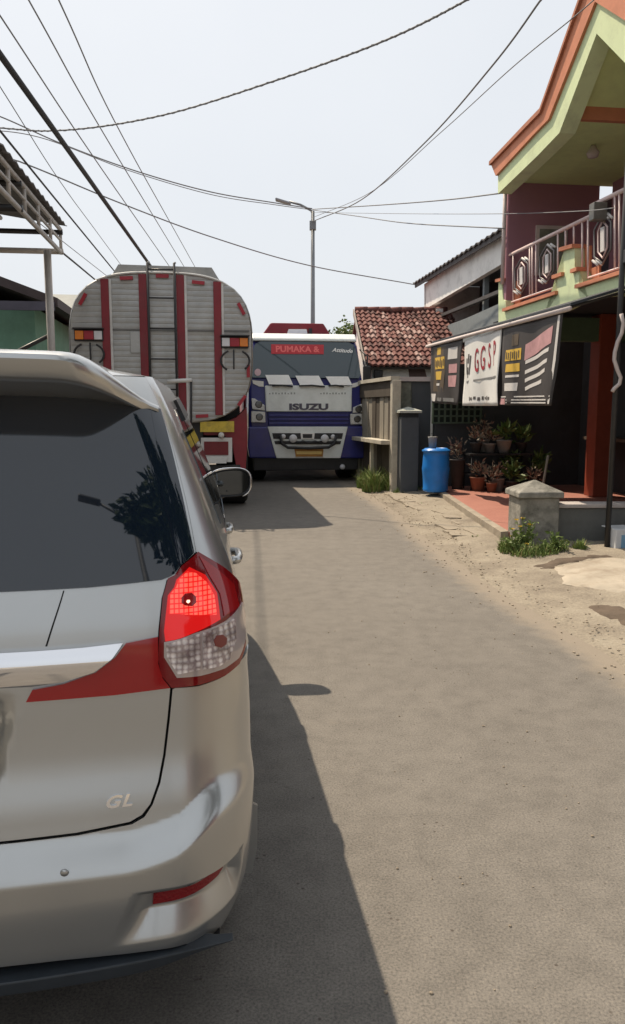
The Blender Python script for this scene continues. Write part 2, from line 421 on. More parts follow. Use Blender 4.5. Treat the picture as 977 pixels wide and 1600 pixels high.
def lamp_grid(n, l, b):
    co = n.new('ShaderNodeTexCoord').outputs['Object']
    sp = n.new('ShaderNodeSeparateXYZ'); l.new(co, sp.inputs[0])
    def cell(o):
        m1 = n.new('ShaderNodeMath'); m1.operation = 'MULTIPLY'; m1.inputs[1].default_value = 1 / .0105; l.new(o, m1.inputs[0])
        m2 = n.new('ShaderNodeMath'); m2.operation = 'FRACT'; l.new(m1.outputs[0], m2.inputs[0])
        m3 = n.new('ShaderNodeMath'); m3.operation = 'SUBTRACT'; m3.inputs[1].default_value = .5; l.new(m2.outputs[0], m3.inputs[0])
        m4 = n.new('ShaderNodeMath'); m4.operation = 'ABSOLUTE'; l.new(m3.outputs[0], m4.inputs[0])
        m5 = n.new('ShaderNodeMapRange'); m5.inputs[1].default_value = .3; m5.inputs[2].default_value = .44; m5.inputs[3].default_value = 1; m5.inputs[4].default_value = 0
        l.new(m4.outputs[0], m5.inputs[0]); return m5.outputs[0]
    mu = n.new('ShaderNodeMath'); mu.operation = 'MULTIPLY'; l.new(cell(sp.outputs['X']), mu.inputs[0]); l.new(cell(sp.outputs['Z']), mu.inputs[1])
    l.new(_mix(n, l, mu.outputs[0], (.7, .008, .008), (1.0, .13, .085)), b.inputs['Emission Color'])
    b.inputs['Emission Strength'].default_value = .95
    b.inputs['Base Color'].default_value = (.35, .01, .01, 1); b.inputs['Roughness'].default_value = .1
M_LIT = node_mat('lit_brake_lamp', lamp_grid)
M_LITRED = mat('glowing_red_lens', (.4, .008, .008), .08, vary=0, emit=(.75, .01, .01), estr=.55, spec=.6)
M_BULB = mat('bright_bulb', (1, .6, .4), .2, vary=0, emit=(1, .62, .42), estr=1.6)
def clear_lens(n, l, b):
    co = n.new('ShaderNodeTexCoord').outputs['Object']
    br = n.new('ShaderNodeTexVoronoi'); br.feature = 'F1'; br.inputs['Scale'].default_value = 75; br.inputs['Randomness'].default_value = .25
    l.new(co, br.inputs['Vector'])
    c = _ramp(n, l, br.outputs['Distance'], [(.1, (.95, .92, .9)), (.35, (.75, .7, .68)), (.6, (.36, .3, .3))])
    big = _ramp(n, l, _noise(n, l, co, 26, 4), [(.35, (.45, .4, .4)), (.6, (1.2, 1.15, 1.13))])
    l.new(_mix(n, l, 1.0, c, big, 'MULTIPLY'), b.inputs['Base Color'])
    b.inputs['Roughness'].default_value = .12; b.inputs['Metallic'].default_value = .0
    b.inputs['Coat Weight'].default_value = 1.0; b.inputs['Coat Roughness'].default_value = .02
    bp = n.new('ShaderNodeBump'); bp.inputs['Strength'].default_value = .5; bp.inputs['Distance'].default_value = .004
    l.new(br.outputs['Distance'], bp.inputs['Height']); l.new(bp.outputs[0], b.inputs['Normal'])
M_CLEAR = node_mat('clear_ribbed_lens', clear_lens)
M_PINKBEZ = mat('pale_lens_border', (.5, .43, .41), .12, vary=.1, coat=.6, metal=.2)

# --- body surface: plan outlines stacked by height
_z = [.20, .28, .36, .46, .54, .62, .75, .9, 1.02, 1.09, 1.2, 1.35, 1.5, 1.58, 1.62]
YR = pchip(_z, [.075, .045, .03, .022, .022, .034, .062, .075, .09, .115, .17, .25, .335, .39, .43])
WW = pchip(_z, [.78, .805, .826, .838, .844, .8475, .8475, .84, .827, .814, .775, .718, .655, .615, .585])
RR = pchip(_z, [.17, .175, .175, .175, .175, .172, .17, .16, .15, .14, .12, .1, .09, .09, .1])
YF = pchip([.2, .4, .6, .75, .86, .95, 1.0, 1.06, 1.2, 1.4, 1.55, 1.62], [4.05, 4.22, 4.265, 4.2, 4.05, 3.75, 3.5, 3.22, 2.95, 2.55, 2.15, 1.95])
BOW = .055
def sculpt(s, z):
    """outward displacement along the plan normal"""
    zc = .54 + .085 * sst(.82, 1.35, s)
    k = (1 - .75 * sst(.92, 1.75, s)) * sst(2.3, 1.7, s)
    d = .045 * (1 - sst(zc - .035, zc + .045, z)) * k * sst(.16, .3, z)
    # reflector pocket in the bumper
    m_ = sst(.8, .9, s - (z - .36) * .6) * (1 - sst(1.54, 1.64, s))
    zt = .456 + .012 * max(0, s - 1.1)
    dep = .034 * sst(zt + .004, zt - .003, z) if z > zt - .052 else .034 * max(0, (z - (zt - .117)) / .065)
    d -= m_ * max(0, dep)
    # number plate recess
    e = .07
    pl = (1 - sst(.42 + (z - .86) * .35, .43 + (z - .86) * .35 + e, s)) * sst(.62, .62 + e, z) * (1 - sst(.83, .83 + e, z))
    d -= .035 * pl
    # waist crease on the flank
    if s > 1.2: d += .008 * math.exp(-((z - .93) / .035) ** 2) * sst(1.3, 2.0, s) * (1 - sst(2.9, 3.0, s))
    return d
def S(s, z, off=0.0):
    w, r, yr, yf = WW(z), RR(z), YR(z), YF(z)
    rf = .45
    if s <= 1: x = s * (w - r); y = 0.0; n = Vector((0, -1, 0))
    elif s <= 2:
        a = (s - 1) * math.pi / 2; x = w - r + r * math.sin(a); y = r * 1.15 * (1 - math.cos(a)); n = Vector((math.sin(a), -math.cos(a), 0))
    else: x = w; y = 0; n = Vector((1, 0, 0))
    if s <= 2: y += yr + BOW * (x / w) ** 2
    else:
        y0 = r * 1.15 + yr + BOW; y1 = max(y0 + .2, yf - rf)
        if s <= 3:
            y = y0 + (s - 2) * (y1 - y0)
        elif s <= 4:
            a = (s - 3) * math.pi / 2; x = w - .35 * (1 - math.cos(a)); y = y1 + rf * .8 * math.sin(a); n = Vector((math.cos(a), math.sin(a), 0))
        else:
            x = (w - .35) * (5 - s); y = y1 + rf * .8 + .09 * (1 - (5 - s) ** 2); n = Vector((0, 1, 0))
        x -= .07 * sst(2.2, 4.0, y) * (x / w)
    p = Vector((x, y, z)) + n * sculpt(s, z)
    if off:
        p = p + SN(s, z) * off
    return p
def SN(s, z):
    e = 2e-3
    a = S(s + e, z) - S(max(0, s - e) if s > e else s, z); b = S(s, z + e) - S(s, z - e)
    n = a.cross(b)
    return n.normalized() if n.length > 1e-12 else Vector((0, -1, 0))
def s_of_y(y, z):
    y0 = RR(z) * 1.15 + YR(z) + BOW; y1 = YF(z) - .45
    return 2 + (y - y0) / (y1 - y0)
def inv(px, py, s0=.8, z0=.9):
    s, z = s0, z0
    def pj(s_, z_): return to_pix(MCAR @ S(max(0, s_), z_))
    best = None
    for it in range(40):
        u, v = pj(s, z); eu, ev = px - u, py - v
        err = eu * eu + ev * ev
        if best is None or err < best[0]: best = (err, s, z)
        if err < .01: break
        h = 4e-3
        u1, v1 = pj(s + h, z); u2, v2 = pj(s, z + h)
        a, b_, c, d = (u1 - u) / h, (u2 - u) / h, (v1 - v) / h, (v2 - v) / h
        det = a * d - b_ * c
        if abs(det) < 1e-6: s += .03; continue
        ds = (eu * d - b_ * ev) / det; dz = (a * ev - eu * c) / det
        k = min(1, .15 / max(1e-9, abs(ds)), .12 / max(1e-9, abs(dz)))
        s = min(2.2, max(0, s + .8 * k * ds)); z += .8 * k * dz
    return best[1], best[2]
def ipoly(pts):
    out = []; s, z = None, None
    for p in pts:
        if s is None: s, z = inv(p[0], p[1], max(.2, .4 + p[0] / 450), 1.5 - (p[1] - 640) / 700)
        else: s, z = inv(p[0], p[1], s, z)
        out.append((s, z))
    return out
def tess(poly, ds, dz):
    from mathutils.geometry import delaunay_2d_cdt, intersect_point_tri_2d
    if sum(poly[i][0] * poly[(i + 1) % len(poly)][1] - poly[(i + 1) % len(poly)][0] * poly[i][1] for i in range(len(poly))) < 0: poly = poly[::-1]
    bd = []
    n = len(poly)
    for i in range(n):
        a, b = poly[i], poly[(i + 1) % n]; k = max(1, math.ceil(max(abs(b[0] - a[0]) / ds, abs(b[1] - a[1]) / dz)))
        bd += [(a[0] + (b[0] - a[0]) * j / k, a[1] + (b[1] - a[1]) * j / k) for j in range(k)]
    inner = []
    s0, s1 = min(p[0] for p in poly), max(p[0] for p in poly); z0, z1 = min(p[1] for p in poly), max(p[1] for p in poly)
    ni, nj = max(2, math.ceil((s1 - s0) / ds)), max(2, math.ceil((z1 - z0) / dz))
    for i in range(1, ni):
        x = s0 + (s1 - s0) * i / ni
        xs = []
        for k in range(n):                       # crossings of the column with the outline
            a, b = poly[k], poly[(k + 1) % n]
            if (a[0] <= x) != (b[0] <= x): xs.append(a[1] + (b[1] - a[1]) * (x - a[0]) / (b[0] - a[0]))
        xs.sort()
        for lo_, hi_ in zip(xs[::2], xs[1::2]):
            for j in range(1, nj):
                z = z0 + (z1 - z0) * j / nj
                if lo_ + dz * .35 < z < hi_ - dz * .35: inner.append((x, z))
    nb = len(bd)
    V, E_, F_, *_r = delaunay_2d_cdt([Vector(p) for p in bd + inner], [], [list(range(nb))], 1, 1e-7)
    bm = bmesh.new(); vs = [bm.verts.new((v.x, v.y, 0)) for v in V]
    for f in F_:
        t = [vs[i] for i in f]
        ar = (t[1].co - t[0].co).cross(t[2].co - t[0].co).z
        if abs(ar) < 1e-12: continue
        bm.faces.new(t if ar > 0 else t[::-1])
    return bm
def panel(name, poly, m, parent, off=0.0, rim=.008, ds=.03, dz=.02, sides=(1,), dome=0.0):
    """curved panel lying on the body; sides (1,-1) puts both mirror halves into one mesh"""
    bm = tess(poly, ds, dz)
    V, Fc, N = [], [], []
    vi = {v: i for i, v in enumerate(bm.verts)}
    sc = sum(p[0] for p in poly) / len(poly); zc = sum(p[1] for p in poly) / len(poly)
    base = [(v.co.x, v.co.y) for v in bm.verts]
    P, NN = [], []
    hs = max(abs(p[0] - sc) for p in poly); hz = max(abs(p[1] - zc) for p in poly)
    def PO(s, z):
        o_ = off
        if dome: o_ += dome * max(0, 1 - ((s - sc) / hs) ** 2 * .8 - ((z - zc) / hz) ** 2 * .8)
        return S(s, z, o_)
    for s, z in base:
        P.append(PO(s, z))
        if dome:
            e = 2e-3; nn = (PO(s + e, z) - PO(max(0, s - e), z)).cross(PO(s, z + e) - PO(s, z - e)).normalized()
        else: nn = SN(s, z)
        NN.append(nn)
    bedges = [e for e in bm.edges if e.is_boundary]
    for sd in sides:
        b0 = len(V)
        V += [Vector((p.x * sd, p.y, p.z)) for p in P]
        for f in bm.faces:
            ids = [vi[v] for v in f.verts]
            if sd < 0: ids = ids[::-1]
            Fc.append([b0 + i for i in ids]); N += [Vector((NN[i].x * sd, NN[i].y, NN[i].z)) for i in ids]
        if rim > 0:
            for e in bedges:
                f = e.link_faces[0]; lp = [l_ for l_ in f.loops if l_.edge == e][0]
                i, j = vi[lp.vert], vi[lp.link_loop_next.vert]
                if sides != (1,) and abs(P[i].x) < 1e-4 and abs(P[j].x) < 1e-4: continue
                q = [P[i], P[j], P[j] - NN[j] * rim, P[i] - NN[i] * rim]
                q = [Vector((p.x * sd, p.y, p.z)) for p in q]
                if sd > 0: q = [q[1], q[0], q[3], q[2]]
                k = len(V); V += q; Fc.append([k, k + 1, k + 2, k + 3])
                nn = (q[1] - q[0]).cross(q[2] - q[0])
                nn = nn.normalized() if nn.length > 1e-12 else Vector((0, 0, 1))
                N += [nn] * 4
    bm.free()
    me = bpy.data.meshes.new(name); me.from_pydata(V, [], Fc)
    for p in me.polygons: p.use_smooth = True
    me.normals_split_custom_set([n_[:] for n_ in N])
    me.materials.append(m)
    o = bpy.data.objects.new(name, me); COL.objects.link(o); o.parent = parent
    return o

car = empty('minivan', CARPOS, CARROT, 'silver minivan with lit brake lamp and dark rear window in the foreground', 'car')

seam = ipoly([(266, 1076), (262, 1120), (255, 1180), (247, 1222), (235, 1256), (222, 1273), (203, 1284), (120, 1301), (20, 1313)])
lamp_out = ipoly([(306, 865), (283, 886), (262, 906), (254, 935), (249, 985), (247, 1030), (253, 1055), (268, 1073), (310, 1068), (346, 1055), (368, 1036), (377, 1010), (376, 975), (373, 940), (368, 912), (343, 888)])
wing = ipoly([(42, 1095), (52, 1076), (100, 1067), (150, 1049), (180, 1026), (197, 1004), (222, 999), (247, 994), (247, 1035), (254, 1058), (266, 1073), (180, 1084)])
chrome = ipoly([(5, 1018), (60, 1015), (130, 1010), (193, 1003), (176, 1026), (148, 1047), (98, 1063), (50, 1070), (5, 1072)])
glass = ipoly([(5, 925), (70, 922), (140, 918), (200, 912), (253, 906), (282, 884), (303, 864), (292, 812), (279, 752), (264, 690), (250, 640)])
refl = [(.93, .411), (.93, .438), (1.15, .443), (1.44, .449), (1.46, .43), (1.4, .422), (1.15, .415)]
badge = inv(184, 1252, .7, .6)

zb = seam[-1][1]; gb = glass[0][1]
G = .05
# tailgate: up to the glass, both halves in one mesh
PB = [(lamp_out[0][0] + .012, lamp_out[0][1] + .004), (glass[8][0] + .05, glass[8][1]), (glass[10][0] + .03, glass[10][1]), (glass[10][0] + .045, 1.583)]
tail_poly = [(0, zb)] + [(s, z) for s, z in seam[::-1]] + [(lamp_out[6][0] - .003, lamp_out[6][1]), (lamp_out[5][0] - .003, lamp_out[5][1]), (lamp_out[4][0] - .003, lamp_out[4][1]), (lamp_out[3][0] - .003, lamp_out[3][1]), (lamp_out[2][0] - .003, lamp_out[2][1]), (lamp_out[1][0] - .003, lamp_out[1][1] + .003)] + \
            [(a - .003, b) for a, b in PB] + [(.8, 1.583), (0, 1.583)]
tailgate = panel('tailgate', tail_poly, M_PAINT, car, 0, .012, .025, .014, (1, -1))
# rear bumper (with the corner up to the lamp)
gp = .006
wheel_y, wheel_r = .80, .355
arch = [(s_of_y(wheel_y - wheel_r * math.cos(a), .31 + wheel_r * math.sin(a)), .31 + wheel_r * math.sin(a)) for a in [R(t) for t in (-8, 5, 20, 35, 50, 62)]]
lo = lamp_out
bump_bot = ipoly([(372, 1436), (345, 1458), (290, 1475), (200, 1490), (100, 1500), (10, 1510)])
bumper_poly = [(0, zb - gp)] + [(s + (.008 if z > .6 else .006), z - (gp if z < .62 else .002)) for s, z in seam[::-1]] + \
              [(lo[7][0] + .012, lo[7][1] - .004), (lo[8][0], lo[8][1] - .006), (lo[9][0], lo[9][1] - .006), (lo[10][0] + .01, lo[10][1] - .006), (2.05, lo[10][1] + .01), (arch[-1][0], lo[10][1] + .01)] + arch[::-1] + \
              [(1.9, .262)] + bump_bot + [(0, bump_bot[-1][1] - .004)]
bumper = panel('rear_bumper', bumper_poly, M_PAINT, car, 0, .012, .0125, .0075, (1, -1))
# flanks, front and pillars (right and left)
arch2 = [(s_of_y(wheel_y + wheel_r * math.cos(a), .31 + wheel_r * math.sin(a)), .31 + wheel_r * math.sin(a)) for a in [R(t) for t in (-20, 0, 20, 40, 60, 80, 100, 115)]]
fw = 3.46
arch3 = [(s_of_y(fw - wheel_r * math.cos(a), .31 + wheel_r * math.sin(a)), .31 + wheel_r * math.sin(a)) for a in [R(t) for t in range(-20, 201, 20)]]
side_poly = [(a + .003, b + (.002 if k == 3 else 0)) for k, (a, b) in reversed(list(enumerate(PB)))] + [(lo[-1][0] - .005, lo[-1][1] - .005), (lo[-2][0] - .005, lo[-2][1] - .005), (lo[13][0] - .01, lo[13][1]), (lo[12][0] - .01, lo[12][1]), (lo[11][0] - .01, lo[11][1]), (lo[11][0] + .1, lo[10][1] + .02), (2.01, lo[10][1] + .02), (arch2[-1][0], lo[10][1] + .02)] + \
            arch2[::-1] + [(2.28, .2)] + [(2.5, .19)] + [(s_of_y(fw - .42, .19), .19)] + arch3 + [(3.4, .2), (4.2, .22), (5, .22), (5, .4), (5, .6), (5, .8), (5, .9), (5, 1.0), (5, 1.1), (5, 1.3), (5, 1.5), (5, 1.585)]
body = panel('body_shell', side_poly, M_PAINT, car, 0, .012, .06, .03, (1, -1))
# inner dark shell seen through the gaps
panel('inner_shell', [(0, .24), (2.1, .24), (2.1, 1.56), (0, 1.56)], M_GAP, car, -.02, 0, .08, .04, (1, -1))
bm = bmesh.new(); box(bm, -.62, .62, .16, 3.9, .2, .42); box(bm, -.5, .5, .25, .6, .17, .3); obj('underbody', bm, M_GAP, car)
# roof
bm = bmesh.new(); nS = 50; rings = []
for k in range(9):
    t = k / 8; z = 1.585 + .068 * (1 - (1 - t) ** 2); ring = []
    for i in range(nS + 1):
        s = 5 * i / nS; p = S(s, 1.585); c = Vector((0, 1.35 + (p.y - 1.35) * .25, 0)); q = p.lerp(Vector((c.x, c.y, p.z)), t * .97); q.z = z
        ring.append(q)
    rings.append(ring)
for sd in (1, -1):
    vr = [[bm.verts.new((q.x * sd, q.y, q.z)) for q in ring] for ring in rings]
    for a, b_ in zip(vr, vr[1:]):
        for i in range(nS): bm.faces.new((a[i], a[i + 1], b_[i + 1], b_[i]))
bmesh.ops.remove_doubles(bm, verts=bm.verts[:], dist=1e-4)
bmesh.ops.holes_fill(bm, edges=[e for e in bm.edges if e.is_boundary and all(v.co.z > 1.65 for v in e.verts)])
obj('roof', bm, M_PAINT, car, smooth=True)
# spoiler over the rear window: one section swept across the car
bm = bmesh.new(); secs = []
def spoiler_sec(u):                              # u 0 centre .. 1 right end
    x = .633 * u; dz = -.012 * u ** 2 - .085 * sst(.62, 1.05, u) ** 1.5; dy = .045 * u ** 2 + .12 * sst(.7, 1.02, u)
    k = 1 - .55 * sst(.7, 1.0, u)                # section thins towards the ends
    pr_ = [(.62, 1.642), (.45, 1.646), (.32, 1.642), (.225, 1.634), (.205, 1.626), (.2, 1.615), (.212, 1.578), (.222, 1.570), (.24, 1.566), (.30, 1.548), (.36, 1.535)]
    return [Vector((x * (1 - .13 * u * u * sst(.26, .46, y)), .36 + (y - .36) * (1 - .25 * sst(.75, 1, u)) + dy, 1.575 + (z - 1.575) * k + dz * (1 - sst(.3, .5, y)) - .018 * u * u * sst(.3, .46, y))) for y, z in pr_]
U = [-1 + 2 * i / 60 for i in range(61)]
for u in U:
    sec = spoiler_sec(abs(u)); secs.append([bm.verts.new((p.x * (1 if u >= 0 else -1), p.y, p.z)) for p in sec])
for a, b_ in zip(secs, secs[1:]):
    for i in range(len(a) - 1): bm.faces.new((a[i], a[i + 1], b_[i + 1], b_[i]))
bm.faces.new(secs[0]); bm.faces.new(secs[-1][::-1])
sp_ = obj('spoiler', bm, M_PAINT, car, smooth=True)
sp_.modifiers.new('es', 'EDGE_SPLIT').split_angle = R(42)
# rear window
gl_poly = [(0, gb + .002)] + glass + [(.9, 1.545), (.5, 1.555), (0, 1.56)]
panel('rear_window', gl_poly, M_CGLASS, car, .003, .004, .03, .03, (1, -1))
# thin dark line on the tailgate below the glass, chrome bar, red wings
cl = ipoly([(99, 923), (101, 923), (74, 1010), (71, 1010)])
panel('tailgate_line', cl, M_GAP, car, .0012, 0, .05, .02)
panel('chrome_bar', [(0, chrome[0][1])] + chrome + [(0, chrome[-1][1])], M_CHROME, car, .016, .018, .02, .008, (1, -1), dome=.012)
for sd in (1, -1):
    panel('wing_reflector', wing, M_REDLENS, car, .012, .014, .03, .02, (sd,))
    lh = panel('tail_lamp', lamp_out, M_REDDARK, car, .012, .03, .03, .02, (sd,))
    panel('brake_lens', ipoly([(258, 1001), (256, 985), (262, 932), (275, 908), (293, 889), (316, 901), (333, 928), (338, 968), (300, 988)]), M_LITRED, lh, .0145, .004, .03, .02, (sd,))
    panel('lamp_grid', ipoly([(264, 960), (266, 930), (278, 908), (290, 896), (302, 899), (318, 913), (328, 932), (332, 961)]), M_LIT, lh, .017, .003, .03, .02, (sd,))
    panel('bulb_shade', ipoly([(282, 936), (287, 930), (296, 929), (302, 935), (302, 944), (297, 949), (287, 948), (282, 944)]), M_REDLENS, lh, .0195, .003, .02, .02, (sd,))
    panel('bulb', ipoly([(288.5, 943), (289.5, 940), (293, 940), (293.5, 943), (291, 945)]), M_BULB, lh, .0215, .003, .02, .02, (sd,))
    panel('side_marker', ipoly([(307, 872), (334, 893), (358, 915), (366, 948), (344, 963), (338, 930), (322, 902)]), M_REDLENS, lh, .0142, .003, .03, .02, (sd,))
    panel('lens_border', ipoly([(256, 1002), (300, 989), (345, 971), (371, 942), (375, 960), (376, 998), (366, 1027), (345, 1043), (310, 1054), (276, 1057), (256, 1025)]), M_PINKBEZ, lh, .0145, .004, .03, .02, (sd,))
    panel('reverse_lens', ipoly([(259, 1005), (280, 998), (308, 989), (309, 1044), (277, 1051), (260, 1024)]), M_CLEAR, lh, .018, .004, .02, .02, (sd,))
    panel('indicator_lens', ipoly([(313, 988), (345, 974), (358, 966), (360, 1000), (350, 1030), (335, 1040), (313, 1044)]), M_CLEAR, lh, .018, .004, .02, .02, (sd,))
    panel('indicator_bulb', ipoly([(327, 1000), (331, 992), (339, 991), (345, 997), (344, 1006), (337, 1011), (329, 1008)]), mat('amber_bulb', (.22, .05, .04), .3, vary=.1), lh, .021, .003, .02, .02, (sd,))
    panel('bumper_reflector', refl, M_REFL, car, .004, .004, .02, .01, (sd,))
# black lip below the bumper
bm = bmesh.new(); secs = []
for i in range(41):
    x = -.79 + 1.58 * i / 40; t = abs(x) / .79; y = -.03 + .075 * t ** 2.6; k = 1 - .8 * sst(.72, 1, t)
    secs.append([bm.verts.new(c) for c in ((x, y, .302), (x, y + .006, .302 - .034 * k), (x, y + .14 * k, .296 - .034 * k), (x, y + .14 * k, .302))])
for a_, b_ in zip(secs, secs[1:]):
    for i in range(4): bm.faces.new((a_[i], a_[(i + 1) % 4], b_[(i + 1) % 4], b_[i]))
bm.faces.new(secs[0]); bm.faces.new(secs[-1])
obj('bumper_lip', bm, M_LIP, car, bevel=.004)
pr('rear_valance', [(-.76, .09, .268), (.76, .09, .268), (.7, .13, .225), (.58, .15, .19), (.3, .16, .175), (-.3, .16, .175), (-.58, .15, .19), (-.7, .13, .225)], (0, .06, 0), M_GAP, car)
# badge
bp_ = S(*badge, .002); bn = SN(*badge); xd = Vector((0, 0, 1)).cross(bn).normalized()
text('badge', 'GL', .036, frame3(bp_, xd, bn.cross(xd)), M_CHROME, car, .004, shear=.35, sx=1.25, space=1.15, bold=.001)
# number plate in the recess
bx('number_plate', -.215, .215, .088, .094, .69, .80, mat('plate_black', (.02, .02, .02), .4), car)
# small jewel of glare: parking sensor cap
ps = S(*inv(101, 1364, .4, .5), .003)
bm = bmesh.new(); lathe(bm, [(.0, -.003), (.007, -.002), (.009, 0)], 16, ps, 'y'); obj('parking_sensor', bm, M_PAINT, car, smooth=True)

# side windows, trim, handles
def ypoly(pts): return [(s_of_y(y, z), z) for y, z in pts]
for sd in (1, -1):
    panel('side_window', ypoly([(.66, 1.17), (1.12, 1.12), (1.14, 1.5), (.86, 1.5), (.74, 1.44)]), M_SGLASS, car, .003, .003, .05, .03, (sd,))
    panel('side_window', ypoly([(1.22, 1.11), (2.02, 1.07), (2.04, 1.52), (1.22, 1.51)]), M_SGLASS, car, .003, .003, .05, .03, (sd,))
    panel('side_window', ypoly([(2.12, 1.065), (2.98, 1.03), (2.70, 1.3), (2.3, 1.5), (2.14, 1.52)]), M_SGLASS, car, .003, .003, .05, .03, (sd,))
    # rain visors over the doors
    panel('rain_visor', ypoly([(1.16, 1.46), (2.03, 1.475), (2.3, 1.46), (2.62, 1.33), (2.66, 1.36), (2.33, 1.535), (2.03, 1.55), (1.16, 1.53)]), M_BLACKPL, car, .011, .012, .05, .03, (sd,))
    panel('belt_moulding', ypoly([(.7, 1.135), (1.2, 1.095), (2.9, 1.015), (2.9, 1.03), (1.2, 1.11), (.7, 1.15)]), M_CHROME, car, .006, .006, .05, .03, (sd,))
    for y0 in (1.17, 2.08):
        panel('door_seam', ypoly([(y0, .4), (y0 + .008, .4), (y0 + .008, 1.08), (y0, 1.08)]), M_GAP, car, .0012, 0, .05, .05, (sd,))
    for (hy, hz) in ((1.42, .93), (2.3, .905)):
        p = S(s_of_y(hy, hz), hz)
        bm = bmesh.new()
        tube(bm, [(sd * (p.x - .012), hy - .1, hz), (sd * (p.x + .018), hy - .085, hz), (sd * (p.x + .026), hy - .03, hz + .002), (sd * (p.x + .026), hy + .05, hz + .003), (sd * (p.x + .026), hy + .09, hz), (sd * (p.x - .012), hy + .1, hz)], .0155, 10)
        obj('door_handle', bm, M_PAINT, car, smooth=True)
    # mirror
    mo = bmesh.new(); cxm, cym, czm = .885, 2.93, 1.075
    lathe(mo, [(.0, .10), (.05, .095), (.08, .07), (.093, .03), (.096, .0), (.094, -.012), (.086, -.016), (.084, -.004)], 28, (0, 0, 0), 'y')
    for v in mo.verts:
        x, y, z = v.co; q = math.hypot(x, z)
        if q > 1e-5: f_ = q / (abs(x) ** 2.8 + abs(z) ** 2.8) ** (1 / 2.8); x *= f_; z *= f_ * .88
        v.co = Vector((sd * (cxm + x * 1.42 - (.03 if z < 0 else 0) * z / -.096 * .3), cym + y, czm + z * 1.0 + .10 * x * (1 if z > 0 else .3)))
    mh = obj('mirror_housing', mo, M_BLACKPL, car, smooth=True)
    mg = bmesh.new(); lathe(mg, [(.0, -.006), (.08, -.006), (.084, -.002)], 28, (0, 0, 0), 'y')
    for v in mg.verts:
        x, y, z = v.co; q = math.hypot(x, z)
        if q > 1e-5: f_ = q / (abs(x) ** 2.8 + abs(z) ** 2.8) ** (1 / 2.8); x *= f_; z *= f_ * .88
        v.co = Vector((sd * (cxm + x * 1.42), cym + y, czm + z + .10 * x * (1 if z > 0 else .3)))
    obj('mirror_glass', mg, mat('mirror_silver', (.1, .11, .12), .03, metal=1, vary=0), mh)
    bm = bmesh.new(); tube(bm, [(sd * (cxm + .089 * 1.42 * math.copysign(abs(math.cos(a)) ** .72, math.cos(a))), cym - .014, czm + .088 * math.copysign(abs(math.sin(a)) ** .72, math.sin(a)) + .10 * .084 * math.cos(a) * (1 if math.sin(a) > 0 else .3)) for a in [R(t) for t in range(-60, 150, 10)]], .0036, 6)
    obj('mirror_trim', bm, M_CHROME, mh, smooth=True)
    bm = bmesh.new(); tube(bm, [(sd * .74, 2.98, 1.0), (sd * .82, 2.97, 1.0), (sd * .88, 2.95, 1.03)], .03, 8); obj('mirror_arm', bm, M_BLACKPL, mh, smooth=True)
    # mud guard behind the rear wheel, side skirt
    g = .455
    bm = bmesh.new(); prism(bm, [(sd * .835, g, .2), (sd * .856, g, .2), (sd * .872, g, .28), (sd * .874, g, .40), (sd * .84, g, .42)], (0, .012, 0)); obj('mud_guard', bm, M_PAINT, car)
    bm = bmesh.new(); prism(bm, [(sd * .76, 1.2, .17), (sd * .845, 1.2, .2), (sd * .85, 1.2, .27), (sd * .78, 1.2, .3)], (0, 1.85, 0)); obj('side_skirt', bm, M_PAINT, car, bevel=.01)
    for wy in (wheel_y, fw):
        bm = bmesh.new(); lathe(bm, [(.2, -.09), (.27, -.095), (.3, -.085), (.31, -.06), (.312, 0), (.31, .06), (.3, .085), (.27, .095), (.2, .09)], 36, (sd * .735, wy, .311), 'x')
        w = obj('wheel', bm, M_TYRE, car, smooth=True)
        bm = bmesh.new(); lathe(bm, [(.0, .05), (.04, .055), (.06, .04), (.19, .06), (.205, .085), (.205, -.05), (.0, -.05)] if sd > 0 else [(.0, -.05), (.04, -.055), (.06, -.04), (.19, -.06), (.205, -.085), (.205, .05), (.0, .05)], 30, (sd * .735, wy, .311), 'x')
        obj('rim', bm, M_RIM, w)
# ================================================================== tanker seen from behind
class Frame:
    """local frame standing on a vertical plane that faces the camera (x right, y away, z up)"""
    def __init__(s, px, py, Y, th=TH):
        p = at(px, py, Y); s.o = Vector((p.x, p.y, 0)); s.th = th
        s.x = Vector((math.cos(th), math.sin(th), 0)); s.y = Vector((-math.sin(th), math.cos(th), 0))
    def xz(s, px, py, y=0.0):
        p = on_plane(px, py, s.o + s.y * y, s.y) - s.o
        return p.dot(s.x), p.z
    def p3(s, px, py, y=0.0):
        a, b = s.xz(px, py, y); return Vector((a, y, b))
def wheel(parent, x, y, r, w, sd=1):
    bm = bmesh.new()
    lathe(bm, [(r * .55, -w / 2), (r * .9, -w / 2), (r, -w * .38), (r, w * .38), (r * .9, w / 2), (r * .55, w / 2)], 28, (x, y, r), 'x')
    wl = obj('wheel', bm, M_TYRE, parent, smooth=True)
    bm = bmesh.new(); lathe(bm, [(0, sd * w * .3), (r * .2, sd * w * .35), (r * .3, sd * w * .2), (r * .56, sd * w * .42), (r * .56, -sd * w * .3), (0, -sd * w * .3)], 24, (x, y, r), 'x')
    obj('rim', bm, mat('truck_rim', (.25, .25, .25), .6, vary=.2), wl)
T = Frame(254, 545, 11.25)
M_ALU = mat('dull_aluminium', (.41, .41, .4), .42, metal=.55, vary=.13, scale=3, dirt=(.3, .27, .22), dirt_amt=.55, dirt_scale=2.2, bump=.08, bscale=12)
M_TRED = mat('tanker_red', (.23, .02, .03), .4, vary=.12, dirt=(.16, .05, .05), dirt_amt=.4)
M_WHITE = mat('white_paint', (.68, .68, .66), .5, vary=.06, dirt=(.4, .37, .32), dirt_amt=.4)
M_REFRED = mat('reflector_tape', (.36, .02, .035), .3, vary=.1)
